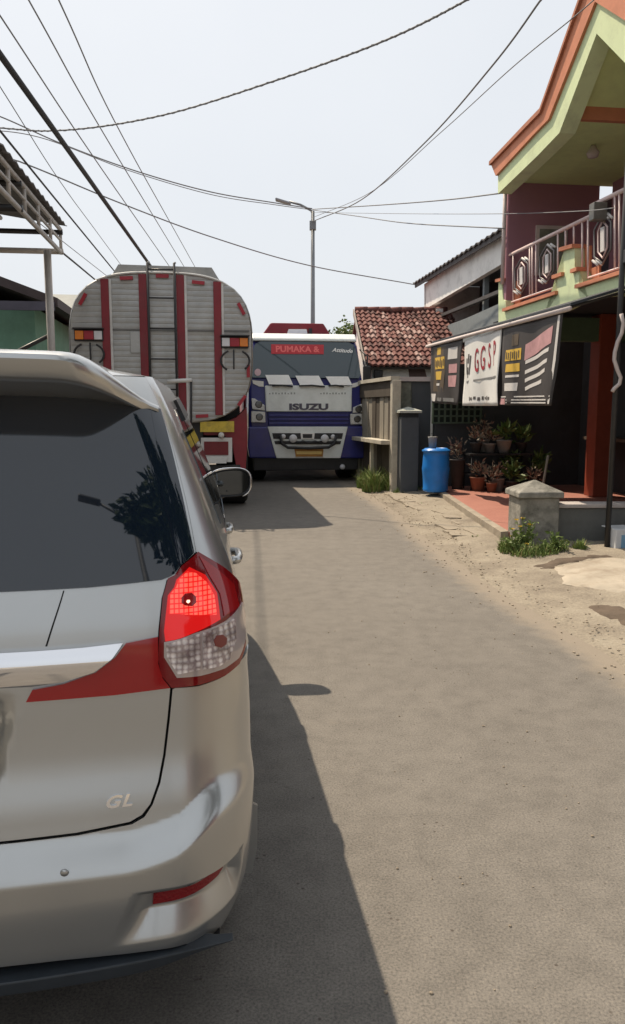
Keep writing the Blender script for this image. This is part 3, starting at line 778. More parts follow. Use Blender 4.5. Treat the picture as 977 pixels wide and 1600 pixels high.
M_DARKMET = mat('dark_metal', (.03, .03, .032), .5, vary=.2)
M_AMBER = mat('amber_lens', (.75, .22, .02), .2, vary=.05)
M_WLENS = mat('white_lens', (.7, .7, .72), .2, vary=.05)
tk = empty('tanker', T.o, T.th, 'silver ribbed tanker with red stripes and a ladder on its tail', 'tanker')
TC, THW, THH, TE = 2.365, 1.285, 1.06, 3.1
def tank_hw(z):
    t = min(1, abs(z - TC) / THH); return THW * (1 - t ** TE) ** (1 / TE)
def tank_ring(n=56, k=1.0):
    out = []
    for i in range(n):
        a = 2 * math.pi * i / n; c, s_ = math.cos(a), math.sin(a)
        q = (abs(c) ** TE + abs(s_) ** TE) ** (-1 / TE); out.append((THW * k * c * q, TC + THH * k * s_ * q))
    return out
bm = bmesh.new(); rings = []
for y, k in ((0.0, 1.0), (.015, 1.012), (.08, 1.012), (.095, 1.0), (3, 1.0), (6.1, 1.0), (6.25, .92)):
    rings.append([bm.verts.new((x, y, z)) for x, z in tank_ring(56, k)])
for a, b in zip(rings, rings[1:]):
    for i in range(56): bm.faces.new((a[i], a[(i + 1) % 56], b[(i + 1) % 56], b[i]))
bm.faces.new(rings[-1])
obj('tank', bm, M_ALU, tk, smooth=True).modifiers.new('es', 'EDGE_SPLIT').split_angle = R(50)
bm = bmesh.new(); rows = []                       # ribbed rear plate
z = TC - THH + .004; pitch = .078
while z < TC + THH - .01:
    for dz, dy in ((0, .001), (.008, -.002), (pitch * .5, -.004), (pitch - .008, -.002)):
        zz = z + dz
        if zz < TC + THH - .004:
            h = tank_hw(zz) * .994; rows.append([bm.verts.new((h * t, dy - .012 * (1 - t * t), zz)) for t in [-1 + 2 * j / 12 for j in range(13)]])
    z += pitch
for a, b in zip(rows, rows[1:]):
    for j in range(12): bm.faces.new((a[j], a[j + 1], b[j + 1], b[j]))
obj('ribbed_plate', bm, M_ALU, tk)
# walkway coaming on top
pts = [T.p3(*p, .05) for p in ((170, 438), (185, 413), (331, 418), (347, 444))]
pr('walkway', pts, (0, 5.6, 0), mat('walkway_grey', (.34, .34, .33), .6, vary=.15), tk)
bm = bmesh.new(); tube(bm, [(x, -.03, z) for x, z in [(THW * .995 * math.cos(a) * (abs(math.cos(a)) ** TE + math.sin(a) ** TE) ** (-1 / TE), TC + THH * .995 * math.sin(a) * (abs(math.cos(a)) ** TE + math.sin(a) ** TE) ** (-1 / TE)) for a in [R(t) for t in range(52, 132, 4)]]], .016, 6)
obj('rim_band', bm, M_WHITE, tk, smooth=True)
for px in (167.5, 226, 284, 341):
    x, _ = T.xz(px, 545); hw = .055
    zt = TC + THH * (1 - (min(.999, abs(x) / THW)) ** TE) ** (1 / TE) - .03; zb_ = 2 * TC - zt
    st = bx('red_stripe', x - hw, x + hw, -.052, -.02, zb_, zt, M_TRED, tk, bevel=.006)
    bx('white_edge', x + hw + .002, x + hw + .034, -.036, -.02, zb_, zt, M_WHITE, st)
ld = bmesh.new()
xs = [T.xz(p, 500)[0] for p in (234, 275)]
zt, zb_ = T.xz(250, 414)[1], 1.0
lad = tb('ladder', [(xs[0], -.16, zb_), (xs[0], -.16, zt), (xs[0], .15, zt + .06)], .017, M_DARKMET, tk, 8)
tb('rail', [(xs[1], -.16, zb_), (xs[1], -.16, zt), (xs[1], .15, zt + .06)], .017, M_DARKMET, lad, 8)
for py in (424, 468, 515, 562, 609, 656): tb('rung', [(xs[0], -.16, T.xz(250, py)[1]), (xs[1], -.16, T.xz(250, py)[1])], .012, M_DARKMET, lad, 6)
zs = T.xz(250, 516)[1]
bx('plate_seam', -1.25, 1.25, -.034, -.02, zs - .012, zs + .006, mat('seam_grey', (.16, .16, .155), .6), tk)
hx, hz = T.xz(212, 534); bx('hatch_plate', hx - .07, hx + .07, -.04, -.02, hz - .16, hz + .14, M_ALU, tk, bevel=.006)
for cx_, cy_, flip in ((140, 525, 1), (367, 536, -1)):
    x, z = T.xz(cx_, cy_)
    hb = bx('lamp_cluster', x - .2, x + .2, -.075, -.02, z - .075, z + .085, M_DARKMET, tk, bevel=.008)
    for k, (m_, nm) in enumerate(((M_AMBER, 'amber_lens'), (M_REFRED, 'red_lens'), (M_WLENS, 'white_lens'))):
        x0 = [-.185, -.065, .075][k]; x1 = [-.07, .07, .185][k]
        if flip < 0: x0, x1 = -x1, -x0
        bx(nm, x + x0, x + x1, -.098, -.073, z - .055, z + .065, m_, hb, bevel=.006)
    bx('lamp_hood', x - .21, x + .21, -.13, -.02, z + .088, z + .105, M_DARKMET, hb)
    for a0, a1 in ((25, 200), (-160, 10)) if flip > 0 else ((-20, 160), (170, 330)):
        pass
    gd = tb('hook_guard', [(x + .205 * math.cos(R(t)), -.10, z - .26 + .155 * math.sin(R(t))) for t in range(118, 236, 9)], .016, M_DARKMET, hb, 6)
    tb('hook_guard', [(x + .205 * math.cos(R(t)), -.10, z - .26 + .155 * math.sin(R(t))) for t in range(-48, 64, 9)], .016, M_DARKMET, hb, 6)
    tb('hook_guard', [(x + .02 * flip, -.10, z - .1), (x + .02 * flip, -.10, z - .34), (x - .02, -.10, z - .38)], .013, M_DARKMET, hb, 6)
for px, py, an in ((130, 468, 60), (198, 435, 3), (254, 432, 0), (310, 442, -5), (377, 483, -62), (388, 580, 90), (378, 626, 52), (316, 650, 3), (120, 580, 90), (131, 626, -52), (190, 655, -3), (140, 656, -30)):
    x, z = T.xz(px, py)
    M = Matrix.Translation((x, 0, z)) @ Matrix.Rotation(-R(an), 4, 'Y')
    bx('reflector', -.09, .09, -.045, -.022, -.024, .024, M_REFRED, tk, rot=M)
# lower frame: red mudguard plate, yellow sign, lamp box, wheels, chassis
def plate(name, pix, y, th, m, fr, parent, bevel=0.0):
    return pr(name, [fr.p3(*p, y) for p in pix], (0, th, 0), m, parent, bevel)
plate('mudguard', [(318, 668), (340, 665), (370, 652), (386, 636), (387, 692), (384, 735), (372, 742), (364, 700), (352, 680), (318, 680)], .12, .5, M_TRED, T, tk, .01)
plate('mudguard', [(190, 668), (168, 665), (138, 652), (122, 636), (121, 692), (124, 735), (136, 742), (144, 700), (156, 680), (190, 680)], .12, .5, M_TRED, T, tk, .01)
yp = plate('yellow_sign', [(313, 659), (366, 658), (366, 675), (313, 675)], .02, .02, mat('yellow_sign', (.62, .46, .06), .5, vary=.15, scale=12, dirt=(.3, .22, .06), dirt_amt=.7, dirt_scale=9), T, tk)
lb = plate('lamp_box', [(314, 684), (363, 684), (363, 722), (355, 722), (355, 714), (314, 714)], .05, .05, M_WHITE, T, tk, .004)
plate('lamp_box_lens', [(319, 690), (357, 690), (357, 711), (319, 711)], .03, .02, mat('deep_red_box', (.16, .015, .02), .4), T, lb)
plate('white_plate', [(321, 713), (356, 713), (354, 724), (323, 724)], .02, .02, M_WHITE, T, tk)
x_, z_ = T.xz(346, 680, .03); bm = bmesh.new(); bmesh.ops.create_uvsphere(bm, u_segments=12, v_segments=8, radius=.045, matrix=Matrix.Translation((x_, .03, z_))); obj('marker_knob', bm, M_WHITE, tk, smooth=True)
tb('rear_step', [T.p3(262, 596, -.2), T.p3(300, 594, -.2)], .03, M_WHITE, tk, 8)
tb('step_post', [T.p3(299, 594, -.2), T.p3(299, 690, -.2), T.p3(299, 690, .1)], .018, M_DARKMET, tk, 6)
bx('chassis', -.55, .55, .1, 7.4, .75, 1.32, M_DARKMET, tk)
bx('tank_saddle', -1.12, 1.12, .62, .9, .95, 1.7, M_DARKMET, tk); bx('under_bumper', -1.1, 1.1, .1, .2, .55, .68, M_DARKMET, tk, bevel=.01)
for sd in (-1, 1):
    for y in (1.0, 2.3, 6.9): wheel(tk, sd * 1.0, y, .5, .46, sd)
bm = bmesh.new(); prism(bm, [(-1.15, 6.4, .8), (-1.15, 8.2, .8), (-1.15, 8.25, 1.7), (-1.15, 8.0, 2.7), (-1.15, 6.4, 2.75)], (2.3, 0, 0)); obj('cab', bm, mat('cab_red', (.35, .03, .03), .35), tk, bevel=.08)

# ================================================================== blue and white truck facing the camera
K = Frame(479, 640, 16.0)
M_BLUE = mat('truck_blue', (.025, .03, .19), .32, vary=.1, dirt=(.05, .05, .11), dirt_amt=.4, coat=.3)
M_DBLUE = mat('grille_blue', (.02, .024, .13), .4, vary=.15)
M_TWHITE = mat('truck_white', (.82, .86, .84), .4, vary=.05, dirt=(.62, .66, .62), dirt_amt=.5, coat=.2)
M_TGLASS = mat('windscreen_glass', (.035, .056, .066), .03, vary=0, spec=.7, ior=1.52)
M_STICK = mat('white_sticker', (.85, .84, .8), .5, vary=.05)
tr = empty('truck', K.o, K.th, 'blue and white truck facing the camera with a red sunstrip on its windscreen', 'truck')
def kp(x, y, o=(370, 480), s_=4.248): return (o[0] + x / s_, o[1] + y / s_)     # crop coordinates -> photo pixels
cab = bmesh.new(); prism(cab, [(-1.205, .06, .72), (-1.205, .06, 2.12), (-1.205, .2, 2.5), (-1.205, .34, 2.88), (-1.205, .5, 2.98), (-1.205, 1.95, 3.0), (-1.205, 1.95, .72)], (2.41, 0, 0))
for v in cab.verts: v.co.x *= 1 - .085 * sst(2.05, 3.0, v.co.z)
cabo = obj('cab', cab, M_BLUE, tr, bevel=.09)
# windscreen plane
W0, W1 = Vector((0, .05, 2.13)), Vector((0, .325, 2.9)); wn = Vector((0, -(W1.z - W0.z), (W1.y - W0.y))).normalized(); wu = (W1 - W0).normalized()
pts = [(-1.1, 0), (1.1, 0), (1.14, .08), (1.12, .35), (1.06, .66), (1.02, .74), (.92, .79), (-.92, .79), (-1.02, .74), (-1.06, .66), (-1.12, .35), (-1.14, .08)]
ws = pr('windscreen', [W0 + wu * b + Vector((a, 0, 0)) + wn * .05 for a, b in pts], -wn * .03, M_TGLASS, tr)
def wpt(px, py, off):                             # pixel on the windscreen plane -> local
    n_w = K.x * wn.x + K.y * wn.y + Vector((0, 0, wn.z)); o_w = K.o + K.x * W0.x + K.y * (W0.y + wn.y * off) + Vector((0, 0, W0.z + wn.z * off))
    p = on_plane(px, py, o_w, n_w) - K.o
    return Vector((p.dot(K.x), p.dot(K.y), p.z))
for poly in (((190, 450), (345, 450), (375, 515), (215, 512)), ((390, 455), (545, 455), (580, 520), (420, 517)), ((590, 460), (740, 460), (767, 517), (627, 517))):
    pr('sticker', [wpt(*kp(*p), .056) for p in poly], wn * .004, M_STICK, ws)
sb = pr('sunstrip', [wpt(*kp(*p), .056) for p in ((228, 246), (578, 249), (578, 312), (230, 310))], wn * .003, mat('sunstrip_red', (.5, .03, .04), .5, vary=0), ws)
c = wpt(*kp(403, 280), .0605); text('lettering', 'PUMAKA &', .185, frame3(c, (1, 0, 0), wu), mat('letter_red', (.85, .16, .15), .5, vary=0), ws, .001, sx=1.0, bold=.006)
c = wpt(*kp(700, 288), .058); text('lettering', 'Attitude', .12, frame3(c, (1, 0, -.05), wu), M_STICK, ws, .001, shear=.4, sx=1.05, bold=.003)
pr('round_sticker', [wpt(*kp(140 + 22 * math.cos(t), 432 + 24 * math.sin(t)), .056) for t in [2 * math.pi * i / 12 for i in range(12)]], wn * .003, mat('pink_sticker', (.6, .4, .42), .5), ws)
# driver's silhouettes: seats behind the glass would not show; roof visor instead
bm = bmesh.new(); prism(bm, [(-1.17, .28, 2.9), (-1.17, .27, 2.95), (-1.17, .42, 3.07), (-1.17, 1.2, 3.11), (-1.17, 1.2, 2.95)], (2.34, 0, 0)); [setattr(v.co, 'x', v.co.x * .93) for v in bm.verts]; obj('roof_visor', bm, M_TWHITE, tr, bevel=.07)
def kplate(name, crop, y, th, m, parent=tr, bevel=0.0): return plate(name, [kp(*p) for p in crop], y, th, m, K, parent, bevel)
fp = kplate('front_panel', [(188, 520), (766, 518), (764, 692), (195, 692)], -.02, .1, M_TWHITE, bevel=.02)
for x0, x1 in ((235, 372), (415, 585), (610, 712)):
    a, b = K.p3(*kp(x0, 522), -.06), K.p3(*kp(x1, 528), -.06); tb('wiper', [a, (a + b) / 2 + Vector((0, 0, .02)), b], .018, M_DARKMET, tr, 6)
c = K.p3(*kp(478, 663), -.024); text('lettering', 'ISUZU', .17, frame3(c, (1, 0, 0), (0, 0, 1)), mat('badge_grey', (.1, .1, .13), .3, metal=.5), fp, .006, sx=1.75, bold=.008)
for x0, x1 in ((215, 400), (555, 735)):
    for k in range(9):
        a = K.p3(*kp(x0 + (x1 - x0) * k / 9, 572), -.024); bx('small_mark', a.x, a.x + .028, -.026, -.022, a.z - .018, a.z + .018 * (1 if k % 3 else .3), mat('faded_mark', (.36, .38, .37), .5), fp)
gr = kplate('grille', [(205, 695), (750, 695), (745, 792), (212, 792)], .0, .08, M_DBLUE, bevel=.01)
for yy in (712, 738, 764): kplate('grille_bar', [(215, yy), (742, yy), (742, yy + 13), (215, yy + 13)], -.025, .03, M_BLUE, gr, bevel=.006)
for poly, nm in ((((98, 604), (120, 606), (186, 650), (188, 688), (104, 676)), 'u'), (((96, 690), (190, 694), (192, 766), (96, 764)), 'l'), (((754, 708), (832, 706), (834, 776), (756, 778)), 'l'), (((775, 664), (832, 640), (834, 698), (770, 702)), 'u')):
    h = kplate('headlight', poly, -.02, .08, mat('headlight_lens', (.6, .6, .58), .15, vary=.15, scale=14, coat=.5), bevel=.015)
    cx_, cy_ = sum(p[0] for p in poly) / len(poly) + 8, sum(p[1] for p in poly) / len(poly); q = K.p3(*kp(cx_, cy_), -.03)
    bm = bmesh.new(); lathe(bm, [(.0, -.005), (.06, -.004), (.075, .006)], 16, q, 'y'); obj('bulb_ring', bm, mat('reflector_dark', (.12, .12, .12), .2, metal=.7), h)
for sgn, poly in ((1, ((105, 484), (178, 492), (180, 528), (150, 526), (108, 506))), (1, ((766, 508), (846, 486), (846, 500), (790, 530), (766, 534)))):
    kplate('corner_flash', poly, .035, .03, M_STICK)
bl = kplate('bumper', [(78, 794), (860, 790), (862, 930), (846, 1004), (86, 1002), (74, 930)], -.04, .3, M_BLUE, bevel=.03)
wt = kplate('bumper_grille', [(205, 793), (738, 793), (690, 1002), (264, 1002)], -.075, .06, M_TWHITE, bevel=.012)
kplate('air_slot', [(236, 836), (706, 836), (698, 874), (244, 874)], -.085, .03, M_DARKMET, wt); kplate('air_slot', [(250, 888), (694, 888), (688, 910), (256, 910)], -.085, .03, M_DARKMET, wt)
kplate('centre_box', [(424, 834), (518, 834), (514, 876), (428, 876)], -.1, .03, M_STICK, wt); kplate('centre_slot', [(438, 842), (502, 842), (500, 868), (440, 868)], -.106, .01, M_DARKMET, wt)
for x, y, r_ in ((310, 858, .05), (375, 872, .085), (585, 872, .085), (640, 860, .05)):
    q = K.p3(*kp(x, y), -.14); bm = bmesh.new(); lathe(bm, [(.0, -.03), (r_ * .8, -.02), (r_, .0), (r_ * .8, .05), (0, .06)], 18, q, 'y'); obj('fog_lamp', bm, M_WLENS, wt, smooth=True)
tb('bull_bar', [K.p3(*kp(x, y), -.17) for x, y in ((290, 850), (300, 905), (340, 932), (480, 936), (610, 930), (650, 905), (660, 850))], .03, M_DARKMET, wt, 8)
tb('bull_bar', [K.p3(*kp(x, y), -.16) for x, y in ((395, 905), (440, 890), (480, 900), (520, 890), (565, 905))], .025, M_DARKMET, wt, 6)
npl = kplate('number_plate', [(384, 940), (576, 940), (572, 992), (392, 992)], -.11, .02, mat('plate_orange', (.42, .2, .04), .5, vary=.2), wt)
kplate('plate_strip', [(396, 956), (566, 956), (564, 976), (398, 976)], -.114, .004, mat('plate_yellow', (.85, .62, .22), .5, vary=.05), npl)
bx('underrun_shade', -1.1, 1.1, .05, .4, .24, .55, M_DARKMET, tr, bevel=.02)  # underrun guard, reaching low so its dark shape adds shade under the cab
q = K.p3(*kp(703, 1060), 0); bm = bmesh.new(); lathe(bm, [(0, -.02), (.05, -.015), (.06, .02)], 14, q, 'y'); obj('hub_light', bm, M_WLENS, tr, smooth=True)
for sd in (-1, 1):
    for y in (1.0, 4.6, 5.9): wheel(tr, sd * 1.0, y, .5, .4, sd)
bx('chassis', -.5, .5, .4, 7.5, .6, 1.0, M_DARKMET, tr)
pts = [K.p3(*kp(*p), 2.2) for p in ((160, 196), (226, 103), (577, 108), (632, 196))]
pts += [Vector((1.2, 2.2, 2.7)), Vector((1.2, 2.2, 1.1)), Vector((-1.2, 2.2, 1.1)), Vector((-1.2, 2.2, 2.7))]
ca = pr('cargo_tank', pts, (0, 5.4, 0), M_TRED, tr, .03)
kplate('tank_hatch', [(345, 146), (465, 146), (470, 176), (335, 176)], 2.1, .08, M_STICK, ca, .01); kplate('tank_post', [(480, 140), (500, 140), (500, 180), (480, 180)], 2.12, .06, M_DARKMET, ca)
# arm mirror on the far side
tb('mirror_arm', [(1.18, .35, 2.75), (1.3, .15, 2.6), (1.3, .12, 2.0)], .018, M_DARKMET, tr, 6); bx('side_mirror', 1.2, 1.36, .05, .12, 1.98, 2.4, M_DARKMET, tr, bevel=.02)
# ================================================================== green, orange and maroon house on the right
O5 = Vector((3.24, 13.3, 0))
def fac(px, py, b=0.0):                            # pixel on the street-facing plane at depth b -> local point
    p = on_plane(px, py, O5 + SX * b, SX) - O5
    return Vector((b, p.dot(SY), p.z))
def end_(px, py, y=0.0):                           # pixel on a plane across the street direction
    p = on_plane(px, py, O5 + SY * y, SY) - O5
    return Vector((p.dot(SX), y, p.z))
M_LIME = mat('pale_green_wall', (.64, .73, .44), .75, vary=.06, scale=2, dirt=(.45, .5, .32), dirt_amt=.6, dirt_scale=3)
M_LIME2 = mat('green_soffit', (.68, .78, .38), .8, vary=.06)
M_ORNG = mat('orange_trim', (.58, .22, .12), .65, vary=.08, dirt=(.38, .14, .07), dirt_amt=.5)
M_MAROON = mat('maroon_wall', (.34, .17, .21), .8, vary=.06, scale=1.5)
M_PALEFR = mat('pale_frame', (.55, .48, .46), .6, vary=.1)
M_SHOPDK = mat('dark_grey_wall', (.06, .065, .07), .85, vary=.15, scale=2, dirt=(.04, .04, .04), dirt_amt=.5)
M_PINKMET = mat('pale_pink_metal', (.66, .52, .5), .45, metal=.0, vary=.08)
M_NAVY = mat('navy_awning', (.03, .036, .045), .7, vary=.15)
hs = empty('balcony_house', O5, TH, 'lime green and orange two-storey house with a railed balcony over a dark shop', 'house')
L5 = 7.6
# ground floor shell
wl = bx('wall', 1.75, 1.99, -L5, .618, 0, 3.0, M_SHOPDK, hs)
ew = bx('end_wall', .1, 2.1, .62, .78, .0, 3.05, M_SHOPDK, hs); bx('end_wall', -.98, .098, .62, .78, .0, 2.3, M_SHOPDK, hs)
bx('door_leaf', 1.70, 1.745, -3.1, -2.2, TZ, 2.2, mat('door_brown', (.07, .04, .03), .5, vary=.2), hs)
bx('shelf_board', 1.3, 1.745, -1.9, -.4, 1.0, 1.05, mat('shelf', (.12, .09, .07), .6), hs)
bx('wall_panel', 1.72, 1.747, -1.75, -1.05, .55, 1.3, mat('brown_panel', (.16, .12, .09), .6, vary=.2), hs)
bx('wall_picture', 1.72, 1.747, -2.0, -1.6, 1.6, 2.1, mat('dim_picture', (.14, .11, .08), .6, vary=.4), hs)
M_OCOL = mat('orange_column', (.28, .06, .032), .6, vary=.12)
c0 = end_(933, 772, -1.2)
col = bx('column', c0.x - .15, c0.x + .15, -1.35, -1.05, TZ, 2.96, M_OCOL, hs, bevel=.01)
bx('beam', -.1, 1.75, -1.3, -1.1, 2.55, 2.9, mat('green_beam', (.1, .16, .1), .8), hs)
bx('beam', -.02, 1.75, -5.2, -5.0, 2.6, 2.9, mat('green_beam', (.1, .16, .1), .8), hs)
cn = bx('column', 1.2, 1.5, -5.5, -5.2, TZ, 2.96, M_OCOL, hs, bevel=.01)
# balcony floor and lattice vent blocks in the end wall
bx('balcony_floor', .1, 1.75, -L5, .0, 2.96, 3.1, M_NAVY, hs)
lat = bx('lattice_backing', -1.05, -.12, .60, .615, 1.25, 1.64, mat('lattice_dark', (.02, .03, .025), .9), hs)
M_LAT = mat('lattice_green', (.085, .12, .085), .8, vary=.2)
for i in range(9): bx('lattice_bar', -1.05 + .11 * i, -1.02 + .11 * i, .565, .60, 1.25, 1.64, M_LAT, lat)
for i in range(4): bx('lattice_bar', -1.05, -.12, .57, .598, 1.25 + .12 * i, 1.28 + .12 * i, M_LAT, lat)
# balcony parapet: outline traced on the facade, stepped like the photograph, curved bottom
par = [(779, 508), (779, 440), (784, 439), (786, 468), (790, 470), (791, 487), (871, 461), (871, 434), (881, 430), (881, 392), (898, 386), (898, 424), (905, 421), (905, 452), (966, 431), (977, 428)]
par_pts = [fac(*p) for p in par]
e0 = par_pts[-1]
par_pts += [Vector((0, -6.0, e0.z)), Vector((0, -6.0, 3.0))]
par_pts += [fac(977, 463), fac(945, 463), fac(920, 467), fac(900, 474), fac(880, 484), fac(850, 494), fac(815, 502)]
pp = pr('parapet', par_pts, (.14, 0, 0), M_LIME, hs)
def capstrip(a, b, name='trim', h=.05, d=.05):
    a, b = fac(*a), fac(*b)
    pr(name, [a + Vector((-d, 0, 0)), b + Vector((-d, 0, 0)), b + Vector((-d, 0, h)), a + Vector((-d, 0, h))], (.14 + 2 * d, 0, 0), M_ORNG, pp)
for a, b in (((789, 487), (872, 460)), ((867, 436), (882, 431)), ((878, 393), (899, 387)), ((896, 427), (906, 423)), ((903, 451), (977, 428)), ((778, 441), (788, 439))): capstrip(a, b)
def orect(p, name='orange_face', d=.012):
    q = [fac(*c, -.0) for c in p]; pr(name, [v + Vector((.145, 0, 0)) for v in q], (.03, 0, 0), M_ORNG, pp)
orect([(791, 440), (799, 437), (799, 482), (791, 486)]); orect([(898, 386), (906, 383), (906, 424), (898, 426)]); orect([(906, 420), (920, 414), (920, 445), (906, 450)])
# railing
def railp(px, py, b=.07): return fac(px, py, b)
rl = tb('railing', [railp(786, 404), railp(925, 337)], .03, M_PINKMET, hs, 8)
tb('bottom_rail', [railp(800, 472), railp(868, 449)], .016, M_PINKMET, rl, 6)
tb('bottom_rail', [railp(920, 434), railp(977, 416)], .016, M_PINKMET, rl, 6)
tb('top_rail', [railp(925, 337), railp(932, 318), railp(977, 296)], .03, M_PINKMET, rl, 8)
bm = bmesh.new(); bmesh.ops.create_uvsphere(bm, u_segments=12, v_segments=8, radius=.05, matrix=Matrix.Translation(railp(790, 396))); obj('rail_knob', bm, M_PINKMET, rl, smooth=True)
def tline(px):                                     # y pixel of the top rail at px
    return 404 + (px - 786) * (337 - 404) / (925 - 786) if px < 926 else 322 - (px - 930) * .55
for px, yb in ((790, 440), (794, 470), (802, 472), (828, 464), (832, 462), (838, 460), (872, 434), (884, 392), (897, 386), (910, 420), (919, 436), (961, 422), (968, 420)):
    tb('baluster', [railp(px, yb), railp(px, tline(px))], .014, M_PINKMET, rl, 6)
def hexring(cx_, cy_, hw, hh, r_):
    sl = -.48 if cx_ < 900 else -.5
    def P(dx, dy): return railp(cx_ + dx, cy_ + dy + sl * dx)
    pts = [(0, -hh), (hw, -hh * .55), (hw, hh * .55), (0, hh), (-hw, hh * .55), (-hw, -hh * .55), (0, -hh)]
    o = tb('ornament', [P(*p) for p in pts], r_, mat('ornament_grey', (.16, .15, .15), .4, metal=.4), rl, 6)
    tb('ornament_ring', [P(p[0] * .55, p[1] * .78) for p in pts], r_ * .8, M_PINKMET, o, 6)
    pr('ornament_plate', [P(-hw * .22, -hh * .5) + Vector((-.01, 0, 0)), P(hw * .22, -hh * .5) + Vector((-.01, 0, 0)), P(hw * .22, hh * .5) + Vector((-.01, 0, 0)), P(-hw * .22, hh * .5) + Vector((-.01, 0, 0))], (.02, 0, 0), mat('ornament_white', (.62, .6, .58), .5), o)
    for sx_, y0 in ((1, -1), (-1, 1)):
        for k in (0, 1):
            tb('ornament_bar', [P(sx_ * hw * (.1 + .45 * k), y0 * hh * (1.02 - .05 * k)), P(sx_ * hw * (.75 + .45 * k), y0 * hh * (.72 - .05 * k))], r_ * 1.1, mat('ornament_white', (.62, .6, .58), .5), o, 6)
hexring(815, 431, 10, 27, .014); hexring(855, 412, 11, 29, .014); hexring(942, 374, 13, 38, .016)
bx('lantern', -.12, .06, fac(938, 335).y - .07, fac(938, 335).y + .07, fac(938, 345).z, fac(938, 318).z, mat('lantern_glass', (.12, .115, .1), .3, vary=.3), hs, bevel=.01)
# upper storey: far end wall, rear wall, pilaster, window
ZC = end_(800, 285).z
uw = pr('end_wall', [(.02, 0, 3.1), (1.66, 0, 3.1), (1.66, 0, 4.86), (1.60, 0, 4.86), (1.60, 0, ZC), (.02, 0, ZC)], (0, .14, 0), M_MAROON, hs)
tb('wall_pipe', [(-.03, .06, 3.6), (-.03, .06, 5.3)], .035, M_PALEFR, hs, 8)
w0, w1 = end_(838, 352, -.02), end_(885, 398, -.02)
wf = bx('window', w0.x, w1.x, -.035, -.003, w1.z - .35, w0.z, M_PALEFR, hs)
bx('pane', w0.x + .06, w1.x - .06, -.045, -.033, w1.z - .3, w0.z - .06, mat('dull_pane', (.2, .2, .17), .15, vary=.2), wf)
rw = bx('rear_wall', 1.72, 1.99, -L5, -.2, 3.1, ZC, M_MAROON, hs); bx('wall_side', 2.0, 6.5, -.3, -.14, 3.0, ZC, M_MAROON, hs)
wd = bx('window', 1.66, 1.718, -2.3, -.75, 3.9, 5.1, M_PALEFR, hs); bx('pane', 1.645, 1.662, -2.2, -.85, 4.0, 5.0, mat('dull_pane', (.2, .2, .17), .15, vary=.2), wd)
bx('upper_block', 2.0, 6.5, -L5, -.3, 0, ZC, M_MAROON, hs)
# roof: kinked gable fascia towards the street, at b = -.3
FB = -.32
top = [fac(*p, FB) for p in ((777, 258), (834, 200), (858, 176), (921, 4))]
mid = [fac(*p, FB) for p in ((784, 275), (843, 212), (868, 187), (940, 9))]
bot = [fac(*p, FB) for p in ((784, 303), (846, 244), (881, 208), (940, 53))]
ya = bot[3].y                                         # apex line
def upto(p, q): return p + (q - p) * ((ya - p.y) / (q.y - p.y))
ta, ma, ba = upto(top[2], top[3]), upto(mid[2], mid[3]), upto(bot[2], bot[3])
def mir(p): return Vector((p.x, 2 * ya - p.y, p.z))
tops = top[:3] + [ta]; mids = mid[:3] + [ma]; bots = bot[:3] + [ba]
def full(l): return l + [mir(p) for p in l[:-1][::-1]]
T5, M5, B5 = full(tops), full(mids), full(bots)
def strip(name, up_, lo_, off, m_):
    bm = bmesh.new()
    for i in range(len(up_) - 1):
        q = [up_[i], up_[i + 1], lo_[i + 1], lo_[i]]; a = [bm.verts.new(p) for p in q]; b = [bm.verts.new(p + Vector(off)) for p in q]
        bm.faces.new(a); bm.faces.new(b[::-1])
        for j in range(4):
            if (j == 1 and i < len(up_) - 2) or (j == 3 and i > 0): continue
            bm.faces.new((a[j], b[j], b[(j + 1) % 4], a[(j + 1) % 4]))
    bmesh.ops.remove_doubles(bm, verts=bm.verts[:], dist=1e-5)
    return obj(name, bm, m_, hs)
for nm, up_, lo_, m_, d in (('orange_fascia', T5, M5, M_ORNG, .10), ('green_fascia', M5, B5, M_LIME, .06)):
    strip(nm, [p + Vector((-d, 0, 0)) for p in up_], [p + Vector((-d, 0, 0)) for p in lo_], (d + .16, 0, 0), m_)
# tile courses of the roof above the fascia
strip('roof', [p + Vector((-.14, 0, .05)) for p in T5], [p + Vector((-.14, 0, -.01)) for p in T5], (6.5, 0, 0), mat('roof_tile_orange', (.42, .17, .1), .75, vary=.2, scale=8))
# ceilings: flat over the far bay, vault inside the gable
yb = bots[2].y
ZB = end_(930, 168, yb).z
pr('soffit', [Vector((FB + .15, .02, ZC)), Vector((2.0, .02, ZC)), Vector((2.0, yb, ZC)), Vector((FB + .15, yb, ZC))], (0, 0, .06), M_LIME2, hs)
pr('orange_beam', [Vector((FB + .15, yb, ZC)), Vector((2.0, yb, ZC)), Vector((2.0, yb, ZB)), Vector((FB + .15, yb, ZB))], (0, -.08, 0), M_ORNG, hs)
pr('vault', [Vector((FB + .16, yb - .05, ZB - .04)), Vector((FB + .16, ya, ba.z + .05)), Vector((FB + .16, ya, ba.z + .12)), Vector((FB + .16, yb - .05, ZB + .03))], (3, 0, 0), M_LIME2, hs)
pr('vault', [Vector((FB + .16, 2 * ya - yb + .05, ZB - .04)), Vector((FB + .16, ya - .003, ba.z + .05)), Vector((FB + .16, ya - .003, ba.z + .12)), Vector((FB + .16, 2 * ya - yb + .05, ZB + .03))], (3, 0, 0), M_LIME2, hs)
pr('gable_wall', [Vector((2.0, yb, ZC)), Vector((2.0, 2 * ya - yb, ZC)), Vector((2.0, ya, ba.z + .1))], (.1, 0, 0), M_LIME2, hs)
